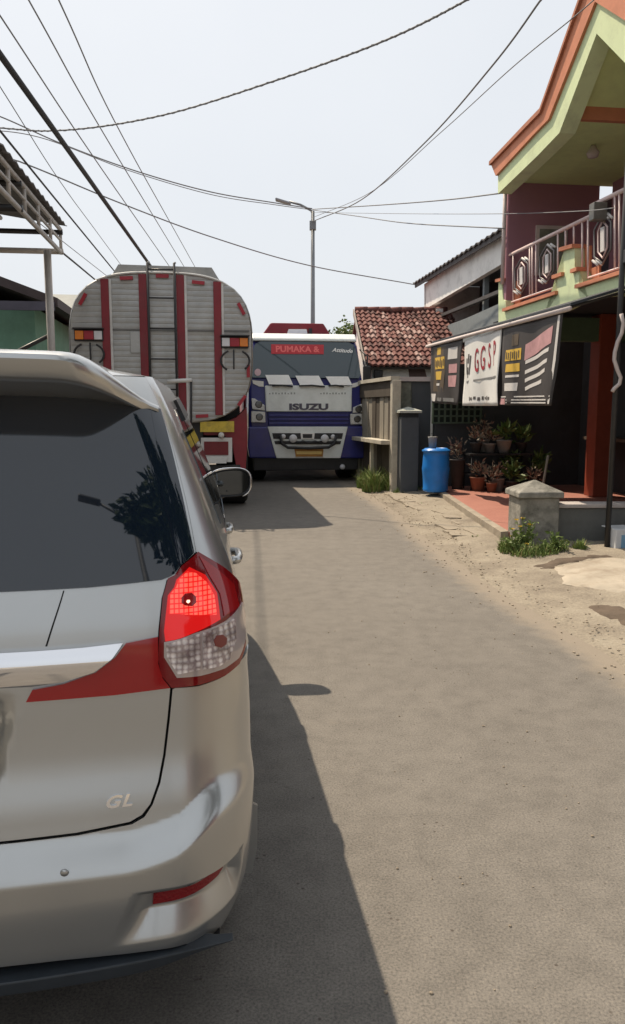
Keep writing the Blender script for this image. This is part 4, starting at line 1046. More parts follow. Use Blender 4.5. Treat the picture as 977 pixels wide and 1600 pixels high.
lp = end_(966, 238, yb + .3); bm = bmesh.new(); lathe(bm, [(.03, .1), (.05, .06), (.09, .0), (.07, -.06), (0, -.07)], 12, (.5, -1.9, ZC - .11)); obj('ceiling_lamp', bm, M_PALEFR, hs, smooth=True)

# awning from the banner pole up to the balcony
PA, PB5 = Vector((-1.24, .02, 2.60)), Vector((-1.24, -5.05, 2.56))
aw = empty('awning', O5, TH, 'dark navy sheet awning sloping up from the banner pole to the balcony', 'awning')
pr('sheet', [PA, PB5, Vector((-.02, -5.05, 2.93)), Vector((-.02, .02, 2.95))], (0, 0, .03), M_NAVY, aw)
tb('front_pole', [PA + Vector((-.02, .25, -.03)), PB5 + Vector((-.02, -.03, -.03))], .026, M_PALEFR, aw, 8)
for y in (.0, -2.5, -4.9): tb('rafter', [(-1.2, y, 2.56), (.0, y, 2.9)], .02, M_DARKMET, aw, 6)

# ------------------------------------------------------------------ banners hung from the pole
M_BDARK = mat('banner_dark', (.05, .045, .045), .6, vary=.1, scale=3); M_BWHITE = mat('banner_white', (.72, .72, .7), .6, vary=.04)
M_YEL = mat('print_yellow', (.62, .4, .06), .6, vary=.1); M_PWH = mat('print_white', (.62, .6, .58), .6, vary=.06); M_PRED = mat('print_red', (.4, .04, .06), .6, vary=.1)
M_PBLK = mat('print_black', (.08, .07, .07), .6, vary=.1); M_PPNK = mat('print_pink', (.5, .28, .29), .6, vary=.2, scale=6); M_BBRN = mat('print_brown', (.10, .075, .05), .6, vary=.2)
def bside(px, py, off=0.0): return fac(px, py, -1.24 - off)
def banner(name, tl, tr_, br, bl, m, label, seed):
    """cloth sheet between four pixel corners on the pole plane, gently creased"""
    tl, tr_, br, bl = [bside(*p) for p in (tl, tr_, br, bl)]
    rd = random.Random(seed); bm = bmesh.new(); n, k = 24, 18; g = []
    for i in range(n + 1):
        row = []
        for j in range(k + 1):
            u, v = i / n, j / k; p = (tl.lerp(tr_, u)).lerp(bl.lerp(br, u), v)
            p.x += .022 * math.sin(u * 9 + seed) * (.3 + v) + .018 * math.sin(u * 17 - v * 6 + seed * 2) * v
            row.append(bm.verts.new(p))
        g.append(row)
    for a, b in zip(g, g[1:]):
        for j in range(k): bm.faces.new((a[j], b[j], b[j + 1], a[j + 1]))
    o = obj(name, bm, m, None, smooth=True); o.location = O5; o.rotation_euler = (0, 0, TH)
    md = o.modifiers.new('solid', 'SOLIDIFY'); md.thickness = .004; md.offset = 0
    tag(o, label, 'banner', 'banners on the awning pole')
    def bil(u, v):
        p = (tl.lerp(tr_, u)).lerp(bl.lerp(br, u), v); p.x += .022 * math.sin(u * 9 + seed) * (.3 + v) + .018 * math.sin(u * 17 - v * 6 + seed * 2) * v; return p
    def blk(nm, u0, u1, v0, v1, mm, sl=0.0, off=.006):
        """printed block that follows the cloth"""
        bm = bmesh.new(); c = []
        for i in range(7):
            u = u0 + (u1 - u0) * i / 6; dv = sl * (u - u0)
            c.append([bm.verts.new(bil(u, v + dv) - Vector((off, 0, 0))) for v in (v0, (v0 + v1) / 2, v1)])
        for a, b in zip(c, c[1:]):
            for j in range(2): bm.faces.new((a[j], b[j], b[j + 1], a[j + 1]))
        return obj(nm, bm, mm, o, smooth=True)
    def txt(s_, u, v, size, mm, sx=1.0, sl=0.0, bold=0.0, off=.008):
        p = bil(u, v) - Vector((off, 0, 0)); xd = (bil(min(1, u + .1), v + sl * .1) - bil(max(0, u - .1), v - sl * .1)).normalized()
        t = text('lettering', s_, size, Matrix.Identity(4), mm, o, .0005, sx=sx, bold=bold)
        yd = (bil(u, v - .05) - bil(u, v + .05)).normalized(); zz = xd.cross(yd).normalized(); yd2 = zz.cross(xd)
        M = Matrix((xd, yd2, zz)).transposed().to_4x4(); M.translation = p
        for vv in t.data.vertices:                 # wrap the letters onto the creased cloth
            q = M @ vv.co
            w_ = (tr_ - tl); uu = (q - tl).dot(w_) / w_.dot(w_); vt = (tl.lerp(tr_, uu).z - q.z) / max(.1, (tl.lerp(tr_, uu).z - bl.lerp(br, uu).z))
            pp_ = bil(uu, vt); vv.co = Vector((pp_.x - off, q.y, q.z))
        return t
    return o, blk, txt
b1, blk, txt = banner('banner', (673, 541), (724, 529), (716, 633), (672, 629), M_BDARK, 'small dark banner with yellow print at the far end of the pole', 1)
blk('print', .1, .52, .06, .8, M_BBRN, off=.003); blk('print', .16, .5, .22, .42, M_YEL)
[blk('print', .19 + .045 * i, .215 + .045 * i, .26 + .02 * (i % 2), .37 + .015 * (i % 3), M_BBRN, off=.009) for i in range(7)]; blk('print', .18, .44, .46, .6, M_YEL); blk('print', .2, .42, .66, .7, M_PWH); blk('print', .25, .38, .06, .18, M_YEL)
blk('print', .6, .86, .1, .28, M_PWH); blk('print', .64, .86, .36, .5, M_PPNK); blk('print', .62, .86, .54, .72, M_PPNK); blk('print', .02, .2, .84, .97, M_PWH); blk('print', .28, .86, .9, .96, mat('print_grey', (.2, .2, .2), .6))
b2, blk, txt = banner('banner', (726, 533), (785, 513), (780, 634), (722, 634), M_BWHITE, 'white banner with red and black lettering between two dark banners', 2)
[txt(ch_, u_, v_, .46, M_PRED, .5, bold=.004) for ch_, u_, v_ in (('G', .40, .36), ('G', .55, .345), ('S', .70, .33), ('P', .85, .315))]
txt('GG', .43, .30, .52, M_PBLK, .62, bold=.004, off=.012) if False else None
def emblem(blk):
    for (u0, u1, v0, v1) in ((.09, .13, .28, .52), (.15, .19, .22, .36), (.15, .19, .42, .58), (.21, .25, .25, .53)): blk('emblem', u0, u1, v0, v1, M_PBLK)
emblem(blk)
blk('print', .08, .94, .625, .65, mat('print_grey', (.2, .2, .2), .6), sl=-.03)
[blk('print', .26 + .065 * i, .30 + .065 * i, .865 + .012 * (i % 2), .925 - .01 * (i % 3), M_PBLK) for i in range(8)]
b3, blk, txt = banner('banner', (787, 512), (881, 488), (866, 634), (781, 633), M_BDARK, 'wide dark banner with slanted white lines nearest the black pole', 3)
blk('print', .1, .38, .3, .44, M_YEL); [blk('print', .115 + .036 * i, .132 + .036 * i, .325 + .012 * (i % 2), .415 + .01 * (i % 3), M_BBRN, off=.009) for i in range(7)]; blk('print', .13, .36, .48, .58, M_YEL); blk('print', .14, .35, .62, .65, M_PWH); blk('print', .13, .34, .72, .82, M_PWH); blk('print', .2, .32, .12, .26, M_BBRN)
blk('print', .44, .88, .27, .46, M_PPNK, sl=-.35); txt('PROMO', .66, .3, .17, M_PWH, 1.0, sl=-.35, off=.01) if False else None
for v0, u1 in ((.46, .86), (.58, .86), (.68, .84), (.78, .76)): blk('print', .46, u1, v0, v0 + .045, M_PWH, sl=-.28)
blk('border', .0, .97, .885, .9, M_PWH); blk('border', .94, .97, .02, .98, M_PWH); blk('print', .0, .14, .91, .99, M_PPNK)
blk('print', .18, .9, .925, .94, M_PWH); blk('print', .18, .9, .96, .975, M_PWH)

# ------------------------------------------------------------------ low wall, pillar and black pole at the near end of the terrace
M_GREYW = mat('grey_rendered_wall', (.13, .135, .13), .85, vary=.12, scale=3, dirt=(.07, .07, .065), dirt_amt=.5, bump=.2)
M_CAP = mat('mossy_concrete', (.26, .25, .22), .95, vary=.3, scale=6, dirt=(.07, .07, .06), dirt_amt=.8, dirt_scale=5, bump=.6, bscale=25)
pc = ground(842, 858); YW = pc.y
gp_ = empty('gate_pillar', (pc.x, pc.y + .26, 0), TH * .4, 'weathered concrete pillar with a pyramid cap at the terrace corner', 'pillar')
bx('shaft', -.215, .215, -.215, .215, -.02, .55, M_CAP, gp_, bevel=.015)
bm = bmesh.new(); vs = box(bm, -.25, .25, -.25, .25, .552, .615)
ap = bm.verts.new((0, 0, .735)); q = [v for v in bm.verts if abs(v.co.z - .615) < 1e-5]
bm.faces.ensure_lookup_table()
for f in [f for f in bm.faces if all(abs(v.co.z - .615) < 1e-5 for v in f.verts)]:
    vv = list(f.verts); bm.faces.remove(f)
    for i in range(4): bm.faces.new((vv[i], vv[(i + 1) % 4], ap))
obj('cap', bm, M_CAP, gp_, bevel=.012)
lw = empty('low_wall', (pc.x + .23, pc.y + .15, 0), R(1), 'low grey rendered wall beside the weathered pillar', 'wall')
bx('render', 0, 3.2, 0, .2, -.02, .43, M_GREYW, lw, bevel=.01); bx('coping', -.0, 3.25, -.03, .23, .432, .475, mat('coping_pale', (.42, .38, .36), .8, vary=.15), lw, bevel=.008)
bpx = ground(947, 862)
pl = empty('black_pole', (bpx.x, bpx.y - .02, 0), 0, 'thin black steel pole in front of the low wall with a loose cable', 'pole')
tb('pipe', [(0, 0, -.05), (.01, 0, 2.5), (.02, 0, 5.4)], .029, M_DARKMET, pl, 10)
def onY(px, py): 
    p = at(px, py, bpx.y - .06); return Vector((p.x - bpx.x, -.04, p.z))
tb('loose_cable', [onY(*p) for p in ((971, 490), (974, 505), (972, 520), (965, 535), (961, 550), (960, 562), (965, 578), (970, 590), (968, 600), (960, 607), (957, 612))], .02, M_PALEFR, pl, 6)
bx('meter_box', .0, .2, -.1, .06, onY(970, 412).z, onY(970, 390).z, M_DARKMET, pl, bevel=.01)
# pale carton at the right edge
q = ground(970, 864)
ct = empty('carton', (q.x + .02, q.y + .05, 0), .15, 'white and light blue carton standing by the foot of the black pole', 'carton')
bx('box_body', -.12, .2, -.1, .12, 0, .26, mat('carton_white', (.62, .64, .66), .6, vary=.1), ct, bevel=.006); bx('blue_panel', -.06, .12, -.106, -.101, .05, .2, mat('carton_blue', (.2, .38, .55), .5, vary=.1), ct); bx('open_flap', -.12, .2, .12, .2, .25, .26, mat('carton_white', (.62, .64, .66), .6), ct)

# ------------------------------------------------------------------ blue drum
q = ground(683, 770, TZ)
dr = empty('blue_drum', (q.x, q.y + .18, TZ), 0, 'blue plastic drum standing on the edge of the red terrace', 'drum')
M_DRUM = mat('blue_plastic', (.02, .2, .62), .38, vary=.1, dirt=(.05, .17, .36), dirt_amt=.5)
bm = bmesh.new(); lathe(bm, [(.17, 0), (.205, .015), (.215, .05), (.208, .065), (.212, .2), (.225, .34), (.232, .39), (.225, .44), (.215, .6), (.212, .66), (.225, .675), (.225, .70), (.19, .73), (.18, .735), (.17, .725), (0, .722)], 32); obj('barrel', bm, M_DRUM, dr, smooth=True).modifiers.new('es', 'EDGE_SPLIT').split_angle = R(45)
bm = bmesh.new(); lathe(bm, [(.228, .672), (.238, .68), (.238, .70), (.228, .708)], 32); obj('lid_ring', bm, mat('ring_blue', (.02, .17, .5), .3), dr, smooth=True)
cup = empty('pail', (q.x - .06, q.y + .2, TZ + .724), 0, 'small grey pail on top of the blue drum', 'pail')
bm = bmesh.new(); lathe(bm, [(.06, 0), (.075, .18), (.082, .2), (.07, .195), (.055, .02), (0, .02)], 20); obj('bucket', bm, mat('pail_grey', (.3, .3, .3), .5, vary=.2), cup, smooth=True)
bm = bmesh.new(); tube(bm, [(.08 * math.cos(R(t)), 0, .19 + .06 * math.sin(R(t))) for t in range(0, 181, 15)], .004, 6); obj('handle', bm, M_DARKMET, cup)
# ================================================================== white upstairs building behind the tiled house
W6 = Vector((2.87, 20.0, 0))
def w6(px, py, b=0.0):
    p = on_plane(px, py, W6 + SX * b, SX) - W6; return Vector((b, p.dot(SY), p.z))
wb = empty('white_building', W6, TH, 'white building with a dark tin eave behind the tiled roof', 'building')
M_WWALL = mat('whitewash', (.84, .84, .81), .85, vary=.06, scale=1.2, dirt=(.42, .42, .4), dirt_amt=.5)
M_GREYB = mat('blue_grey_wall', (.2, .225, .235), .85, vary=.1)
M_TIN = mat('dark_tin', (.07, .065, .065), .7, vary=.2)
yN, yF = -5.9, .1
zl = w6(700, 465).z; zt = 4.55
pr('upper_wall', [w6(663, 484), w6(785, 412), w6(785, 362), w6(663, 444)], (.12, 0, 0), M_WWALL, wb)
pr('lower_wall', [w6(700, 540), w6(790, 520), w6(790, 470), w6(729, 497), w6(700, 508)], (.12, 0, 0), M_GREYB, wb)
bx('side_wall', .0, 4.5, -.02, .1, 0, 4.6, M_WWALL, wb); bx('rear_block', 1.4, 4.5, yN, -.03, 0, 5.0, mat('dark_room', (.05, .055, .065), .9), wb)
bx('veranda_floor', .13, 1.4, yN, -.03, 2.6, 2.72, M_GREYB, wb)
bx('near_wall', .13, 1.4, yN - .1, yN, 0, 4.6, M_GREYB, wb)
cp = w6(675, 480); bx('corner_post', -.05, .12, cp.y - .55, cp.y - .12, 2.3, 3.9, M_WWALL, wb)
q = w6(745, 470); bx('veranda_post', .14, .24, q.y - .05, q.y + .05, 2.72, 4.4, M_GREYB, wb)
bx('ridge_rail', .02, .1, yN, -.6, q.z - .02, q.z + .05, M_TIN, wb)
ev = [w6(648, 444, -.2), w6(670, 430, -.2), w6(700, 411, -.2), w6(730, 388, -.2), w6(762, 360, -.2)]
zE = sum(p.z for p in ev) / len(ev)
bm = bmesh.new(); n = 46; rows = []
for i in range(n + 1):
    y = .55 + (yN - .5 - .55) * i / n; wv = .022 * math.cos(i * math.pi)
    rows.append([bm.verts.new((x, y, zE + (x + .2) * .22 + wv)) for x in (-.2, .6, 2.2)])
for a, b in zip(rows, rows[1:]):
    for j in range(2): bm.faces.new((a[j], a[j + 1], b[j + 1], b[j]))
o = obj('tin_roof', bm, M_TIN, wb); md = o.modifiers.new('s', 'SOLIDIFY'); md.thickness = .03
bx('ceiling', .13, 1.4, yN, -.03, 4.6, 4.65, M_GREYB, wb)
bx('eave_board', -.16, -.13, yN - .4, .5, zE - .12, zE - .03, M_TIN, wb)

# ================================================================== house with the clay-tile roof
H = Vector((1.19, 16.6, 0))
th_ = empty('tiled_house', H, TH * .35, 'small white house with a weathered red clay tile roof', 'house')
HX, HY = Vector((math.cos(TH * .35), math.sin(TH * .35), 0)), Vector((-math.sin(TH * .35), math.cos(TH * .35), 0))
def hw(px, py, y=0.0):
    p = on_plane(px, py, H + HY * y, HY) - H; return Vector((p.dot(HX), y, p.z))
zE6 = hw(600, 570, -.25).z; rid = hw(600, 486, 2.3); zR = rid.z
x0e, x1e = hw(574, 568, -.25).x, 2.15
bx('front_wall', .02, 2.0, .0, .12, 0, zE6 + .05, M_WWALL, th_); pr('gable_wall', [(.02, .12, 0), (.02, 4.4, 0), (.02, 4.4, zE6), (.02, 2.3, zR - .12), (.02, .12, zE6)], (.1, 0, 0), M_WWALL, th_)
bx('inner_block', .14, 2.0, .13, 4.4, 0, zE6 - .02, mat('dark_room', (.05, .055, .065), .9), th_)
wv_ = hw(585, 588); bx('vent_box', wv_.x - .02, wv_.x + .16, -.16, -.005, wv_.z - .14, wv_.z + .12, M_DARKMET, th_, bevel=.01)
pw = hw(650, 575); pr('brown_patch', [hw(638, 572, -.004), hw(662, 570, -.004), hw(668, 592, -.004), hw(640, 594, -.004)], (0, .003, 0), mat('patch_brown', (.16, .11, .1), .8, vary=.2), th_)  # flat brown patch on the wall below the eave
bx('corner_post', -.03, .06, -.1, -.01, 0, zE6, M_PALEFR, th_)
# tiles: each its own piece, sharing meshes
rt = random.Random(11)
E0, R0 = Vector((0, -.25, zE6)), Vector((0, 2.3, zR)); sl = R0 - E0; su = sl.normalized(); sn = Vector((0, -su.z, su.y))
NR, NC = 13, 19; tw = (x1e - x0e + .1) / NC; tl_ = sl.length / NR
tile_m = [mat('clay_tile_a', (.2, .085, .07), .9, vary=.3, scale=14, dirt=(.09, .07, .06), dirt_amt=.7, dirt_scale=10), mat('clay_tile_b', (.17, .065, .055), .92, vary=.3, scale=14, dirt=(.07, .06, .055), dirt_amt=.8, dirt_scale=10),
          mat('clay_tile_c', (.36, .24, .21), .9, vary=.3, scale=14, dirt=(.15, .09, .07), dirt_amt=.7, dirt_scale=10), mat('clay_tile_d', (.12, .06, .052), .92, vary=.3, scale=14)]
tile_me = []
for m_ in tile_m:
    bm = bmesh.new(); prof = []
    for i in range(7):
        t = i / 6; prof.append((tw * (t * 1.08 - .54), .035 * math.cos((t - .35) * 2 * math.pi) * .7))
    a = [bm.verts.new(Vector((x, 0, 0)) + su * (-tl_ * .62) + sn * (h * .75 + .03)) for x, h in prof]; b = [bm.verts.new(Vector((x, 0, 0)) + su * (tl_ * .5) + sn * (h - .004)) for x, h in prof]
    c = [bm.verts.new(v.co - sn * .05) for v in a]
    for i in range(6): bm.faces.new((a[i], a[i + 1], b[i + 1], b[i])); bm.faces.new((c[i], c[i + 1], a[i + 1], a[i]))
    me = bpy.data.meshes.new('roof_tile'); bm.to_mesh(me); bm.free(); me.materials.append(m_); tile_me.append(me)
roof = bx('roof', x0e, x1e, -.2, -.19, zE6, zE6 + .01, M_TIN, th_)
bm = bmesh.new(); prism(bm, [Vector((x0e, 0, 0)) + E0 - sn * .05, Vector((x1e, 0, 0)) + E0 - sn * .05, Vector((x1e, 0, 0)) + R0 - sn * .05, Vector((x0e, 0, 0)) + R0 - sn * .05], -sn * .05); obj('roof_boarding', bm, M_TIN, roof)
for r_ in range(NR):
    for c in range(NC):
        k = rt.choices((0, 1, 2, 3), (4, 3, 2.2 if 3 < r_ < 10 else .7, 2.4))[0]
        o = bpy.data.objects.new('roof_tile', tile_me[k]); COL.objects.link(o); o.parent = roof
        o.location = E0 + su * (tl_ * (r_ + .5)) + Vector((x0e + tw * (c + .5) + rt.uniform(-.012, .012), 0, 0)) + sn * rt.uniform(-.006, .012) + Vector((0, 0, .03 * math.sin(c * .5 + 1) * r_ / NR))
        o.rotation_euler = (0, 0, rt.uniform(-.05, .05))
bm = bmesh.new()
for c in range(8):
    x = x0e + (x1e - x0e) * (c + .5) / 8; tube(bm, [(x - .15, 2.3, zR + .02 + rt.uniform(-.01, .015)), (x + .15, 2.3, zR + .03)], .075, 8)
obj('ridge_tiles', bm, tile_m[1], roof, smooth=True)
pr('barge_board', [E0 + Vector((x0e - .03, 0, -.12)), E0 + Vector((x0e - .03, 0, .02)), R0 + Vector((x0e - .03, 0, .04)), R0 + Vector((x0e - .03, 0, -.1))], (-.03, 0, 0), mat('old_board', (.3, .27, .24), .85, vary=.2), roof)
bm = bmesh.new(); prism(bm, [R0 + Vector((x0e, .02, -.06)), R0 + Vector((x1e, .02, -.06)), Vector((x1e, 4.7, zE6)), Vector((x0e, 4.7, zE6))], (0, 0, -.06)); obj('rear_slope', bm, tile_m[1], roof)

# ================================================================== timber stall wall beside the road, grey wall and gate post
kn = ground(619, 757); ky = 13.9
KS = at(619, 700, ky); KS.z = 0
ks = empty('timber_stall', KS, R(11), 'pale timber stall with plank panels between the truck and the grey wall', 'stall')
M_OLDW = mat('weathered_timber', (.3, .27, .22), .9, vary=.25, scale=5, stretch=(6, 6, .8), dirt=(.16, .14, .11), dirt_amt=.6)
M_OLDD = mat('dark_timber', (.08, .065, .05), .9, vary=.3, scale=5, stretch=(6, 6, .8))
M_CREAM = mat('cream_post', (.5, .46, .38), .85, vary=.15, scale=4, dirt=(.28, .25, .2), dirt_amt=.6)
zS = 2.02
bx('post', -.10, .06, -.07, .07, 0, zS, M_CREAM, ks, bevel=.008); bx('post', -.05, .03, 2.6, 2.7, 0, zS + .05, M_CREAM, ks)
bx('top_beam', -.12, .05, -.02, 2.75, zS + .002, zS + .07, M_CREAM, ks); bx('fascia_board', -.075, -.03, .08, 2.6, zS - .28, zS - .003, M_OLDD, ks)
for i in range(9):
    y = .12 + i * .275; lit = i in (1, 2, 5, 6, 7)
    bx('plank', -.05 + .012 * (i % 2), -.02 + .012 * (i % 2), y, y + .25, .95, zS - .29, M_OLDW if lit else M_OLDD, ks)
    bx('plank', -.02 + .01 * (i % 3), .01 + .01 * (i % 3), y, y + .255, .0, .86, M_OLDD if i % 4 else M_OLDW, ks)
bx('counter', -.26, .1, .08, 2.3, .87, .945, M_CREAM, ks, bevel=.006); bx('counter_leg', -.2, -.14, 1.0, 1.06, 0, .868, M_CREAM, ks)
bx('back_panel', .03, .06, .08, 2.6, .0, zS - .01, M_OLDD, ks)

gw = empty('grey_wall', at(640, 700, 14.25), TH, 'dark grey wall with a stained pale corner behind the blue drum', 'wall'); gw.location.z = 0
def gl(px, py, y=0.0):
    o_ = Vector(gw.location); p = on_plane(px, py, o_ + SY * y, SY) - o_; return Vector((p.dot(SX), y, p.z))
a, b = gl(622, 600).x, gl(674, 600).x
M_CHAR = mat('charcoal_wall', (.085, .092, .1), .85, vary=.1, scale=2.5, dirt=(.05, .052, .055), dirt_amt=.5)
bx('wall_face', a, b, 0, .15, 0, gl(650, 596).z, M_CHAR, gw); bx('wall_cap', a - .05, b + .04, -.05, .2, gl(650, 596).z + .002, gl(650, 589).z, M_PALEFR, gw)
pr('stained_patch', [gl(624, 598, -.012), gl(643, 597, -.012), gl(641, 622, -.012), gl(644, 640, -.012), gl(640, 655, -.012), gl(624, 655, -.012)], (0, .01, 0), mat('stained_render', (.2, .205, .17), .9, vary=.3, scale=7, dirt=(.1, .1, .09), dirt_amt=.7, dirt_scale=6), gw)
gpst = empty('gate_post', at(637, 700, 13.75), TH, 'short charcoal gate post with a pale cap beside the timber stall', 'post'); gpst.location.z = 0
bx('shaft', -.16, .16, -.16, .16, 0, 1.36, M_CHAR, gpst, bevel=.008)
bm = bmesh.new(); box(bm, -.15, .15, -.15, .15, 1.361, 1.44); obj('neck', bm, mat('neck_dark', (.03, .033, .035), .9), gpst)
bm = bmesh.new(); vs = [bm.verts.new((x, y, 1.441)) for x, y in ((-.2, -.2), (.2, -.2), (.2, .2), (-.2, .2))]; v2 = [bm.verts.new((x, y, 1.48)) for x, y in ((-.2, -.2), (.2, -.2), (.2, .2), (-.2, .2))]; tp = bm.verts.new((0, 0, 1.55))
bm.faces.new(vs)
for i in range(4): bm.faces.new((vs[i], vs[(i + 1) % 4], v2[(i + 1) % 4], v2[i])); bm.faces.new((v2[i], v2[(i + 1) % 4], tp))
obj('cap', bm, mat('cap_pale', (.42, .43, .38), .85, vary=.2), gpst)
# crumpled bag by the gate post
bgp = ground(628, 762)
bm = bmesh.new(); bmesh.ops.create_icosphere(bm, subdivisions=3, radius=.2)
for v in bm.verts:
    n_ = noise.noise(v.co * 9) * .06; v.co *= 1 + n_ * 3; v.co.z = v.co.z * (.75 if v.co.z > 0 else .3); v.co.x *= .8 if v.co.z > .05 else 1.05
    if v.co.z > .08: v.co.x *= .6; v.co.y *= .6; v.co.z *= 1.25
bg_ = obj('plastic_bag', bm, mat('bag_pale', (.5, .56, .52), .45, vary=.12, scale=9), None); bg_.location = (bgp.x, bgp.y, .1); tag(bg_, 'crumpled pale plastic bag lying at the foot of the charcoal gate post', 'bag')

# ================================================================== lamp post over the truck
LP = at(489, 330, 24.5)
lamp = empty('street_lamp', (LP.x, LP.y, 0), 0, 'tall grey street lamp rising behind the blue and white truck', 'street lamp')
M_GALV = mat('galvanised', (.2, .21, .22), .5, metal=.4, vary=.1)
zt = LP.z
tb('pole', [(0, 0, 0), (0, 0, zt)], .085, M_GALV, lamp, 12, .055)
def lz(px, py): p = at(px, py, 24.5); return Vector((p.x - LP.x, 0, p.z))
tb('arm', [(0, 0, zt - .1), (-.05, 0, zt + .02), lz(470, 320), lz(452, 315)], .035, M_GALV, lamp, 8)
a, b = lz(455, 317), lz(431, 310)
bm = bmesh.new(); d = (b - a); nn = Vector((0, 1, 0)); up_ = d.normalized().cross(nn)
prism(bm, [a + nn * .1, a - nn * .1, b - nn * .13, b + nn * .13], up_ * .06); obj('lamp_head', bm, mat('lamp_grey', (.26, .27, .29), .5), lamp, bevel=.02)
z5 = lz(487, 352).z; bx('control_box', -.1, .1, -.09, .09, z5 - .14, z5 + .12, M_GALV, lamp, bevel=.01)

# ================================================================== overhead cables
M_CAB = mat('cable_black', (.02, .021, .024), .7, vary=.1); M_CABT = mat('cable_haze_grey', (.2, .205, .215), .7, vary=.1)  # thin cables: haze put into the colour as a paler grey
def spl(pts, n=10):
    out = []
    P = [pts[0] * 2 - pts[1]] + pts + [pts[-1] * 2 - pts[-2]]
    for i in range(1, len(P) - 2):
        for k in range(n):
            t = k / n; p0, p1, p2, p3 = P[i - 1], P[i], P[i + 1], P[i + 2]
            out.append(.5 * ((2 * p1) + (p2 - p0) * t + (2 * p0 - 5 * p1 + 4 * p2 - p3) * t * t + (3 * p1 - p0 - 3 * p2 + p3) * t ** 3))
    return out + [pts[-1]]
def cable(pix, r, label, m=M_CABT, ext0=0.0, ext1=0.0, twist=False):
    p = [at(*q) for q in pix]
    if ext0: p = [p[0] + (p[0] - p[1]).normalized() * ext0] + p
    if ext1: p = p + [p[-1] + (p[-1] - p[-2]).normalized() * ext1]
    o = tb('cable', spl(p), r, m, None, 6)
    if twist:
        q = spl(p, 60); bm = bmesh.new()
        tube(bm, [c + Vector((0, math.cos(i * 1.1), math.sin(i * 1.1))) * r * .8 for i, c in enumerate(q)], r * .75, 5); obj('strand', bm, m, o, smooth=True)
    tag(o, label, 'cable', 'overhead cables')
def dz(py, z): return (z - CAMH) / (ray(488, py).z)          # distance at which height z shows at row py
cable([(0, 85, dz(85, 5.5)), (118, 250, dz(250, 5.42)), (235, 415, dz(415, 5.5))], .043, 'thick black cable bundle dropping from the left edge to the tanker top', M_CAB, 9, 45)
cable([(0, 24, dz(24, 6.6)), (140, 236, dz(236, 6.5)), (262, 412, dz(412, 6.6))], .012, 'thin cable just right of the thick black bundle', M_CABT, 8, 50)
cable([(45, 0, dz(0, 6.8)), (160, 205, dz(205, 6.7)), (285, 412, dz(412, 6.8))], .012, 'thin cable second to the right of the thick bundle', M_CABT, 8, 50)
cable([(92, 0, dz(0, 7.0)), (190, 210, dz(210, 6.9)), (302, 412, dz(412, 7.0))], .012, 'thin cable furthest right of those running along the road', M_CABT, 8, 50)
cable([(0, 204, dz(204, 5.0)), (90, 315, dz(315, 4.95)), (176, 420, dz(420, 5.0))], .016, 'dark thin cable running beside the canopy eave', M_CAB, 6, 45)
cable([(0, 135, dz(135, 5.3)), (100, 292, dz(292, 5.2)), (190, 415, dz(415, 5.3))], .007, 'faint cable between the thick bundle and the canopy', M_CABT, 6, 45)
cable([(92, 390, 12.5), (120, 413, 14.5), (150, 438, 17)], .016, 'short stretch of dark cable below the canopy corner', M_CAB, 0, 8)
cable([(70, 355, 13), (112, 388, 15.5), (158, 424, 19)], .007, 'faint cable just above the short dark stretch', M_CABT, 3, 8)
cable([(-60, 196, 15), (90, 204, 15), (250, 181, 14), (430, 126, 12.6), (600, 64, 11.4), (735, -3, 10.4), (860, -80, 9.6)], .014, 'twisted cable curving across the top of the sky', M_CABT, 6, 8, True)
cable([(-60, 165, 20), (0, 182, 20), (100, 226, 21), (215, 268, 22), (330, 300, 23), (430, 317, 24), (488, 326, 24.4)], .017, 'cable sagging from the left edge to the lamp post top', M_CABT, 6)
cable([(-60, 200, 19), (60, 214, 20), (200, 266, 22), (330, 304, 23), (430, 320, 24), (488, 328, 24.5), (560, 338, 20), (640, 349, 17), (788, 357, 13.3)], .011, 'cable passing the lamp post and running to the maroon wall', M_CABT)
cable([(489, 327, 24.4), (600, 320, 19), (700, 312, 15.8), (782, 302, 13.4)], .013, 'cable from the lamp post to the orange roof corner', M_CABT)
cable([(489, 332, 24.4), (640, 334, 18), (785, 334, 13.2), (905, 330, 10.2), (960, 325, 9)], .006, 'faint level cable crossing in front of the maroon wall', M_CABT)
cable([(-40, 230, 14), (45, 258, 15), (190, 318, 17), (330, 370, 19), (480, 414, 21), (650, 445, 22)], .014, 'lowest cable slanting down to the white building eave', M_CABT, 8)
cable([(489, 346, 24.4), (565, 312, 20), (665, 222, 14.5), (770, 102, 11), (845, 0, 9.2), (900, -80, 8.3)], .013, 'cable climbing from the lamp post to the top right of the sky', M_CABT, 0, 9)
cable([(489, 340, 24.4), (580, 300, 19), (690, 206, 14), (800, 106, 11), (905, 20, 9.2), (960, -30, 8.5)], .007, 'faint cable climbing to the orange gable', M_CABT)

# ================================================================== left side: steel canopy, green house, far roofs
M_SHEET = mat('canopy_sheet', (.17, .16, .16), .6, metal=.3, vary=.15); M_STEELW = mat('canopy_white_steel', (.5, .47, .44), .55, vary=.1, dirt=(.3, .26, .22), dirt_amt=.4)
cc = at(98, 352, 10.8)
cn = empty('steel_canopy', (cc.x, cc.y, 0), TH, 'grey sheet canopy with white steel trusses at the left edge', 'canopy')
zc = cc.z; Lc = 7.0
bm = bmesh.new(); rows = []
for i in range(57):
    y = .06 - Lc * i / 56; rows.append([bm.verts.new((.05, y, zc + .012 * (-1) ** i)), bm.verts.new((-3.6, y, zc + .55 + .012 * (-1) ** i))])
for a, b in zip(rows, rows[1:]): bm.faces.new((a[0], a[1], b[1], b[0]))
o = obj('roof_sheet', bm, M_SHEET, cn); md = o.modifiers.new('s', 'SOLIDIFY'); md.thickness = .012
zb6 = zc - .36
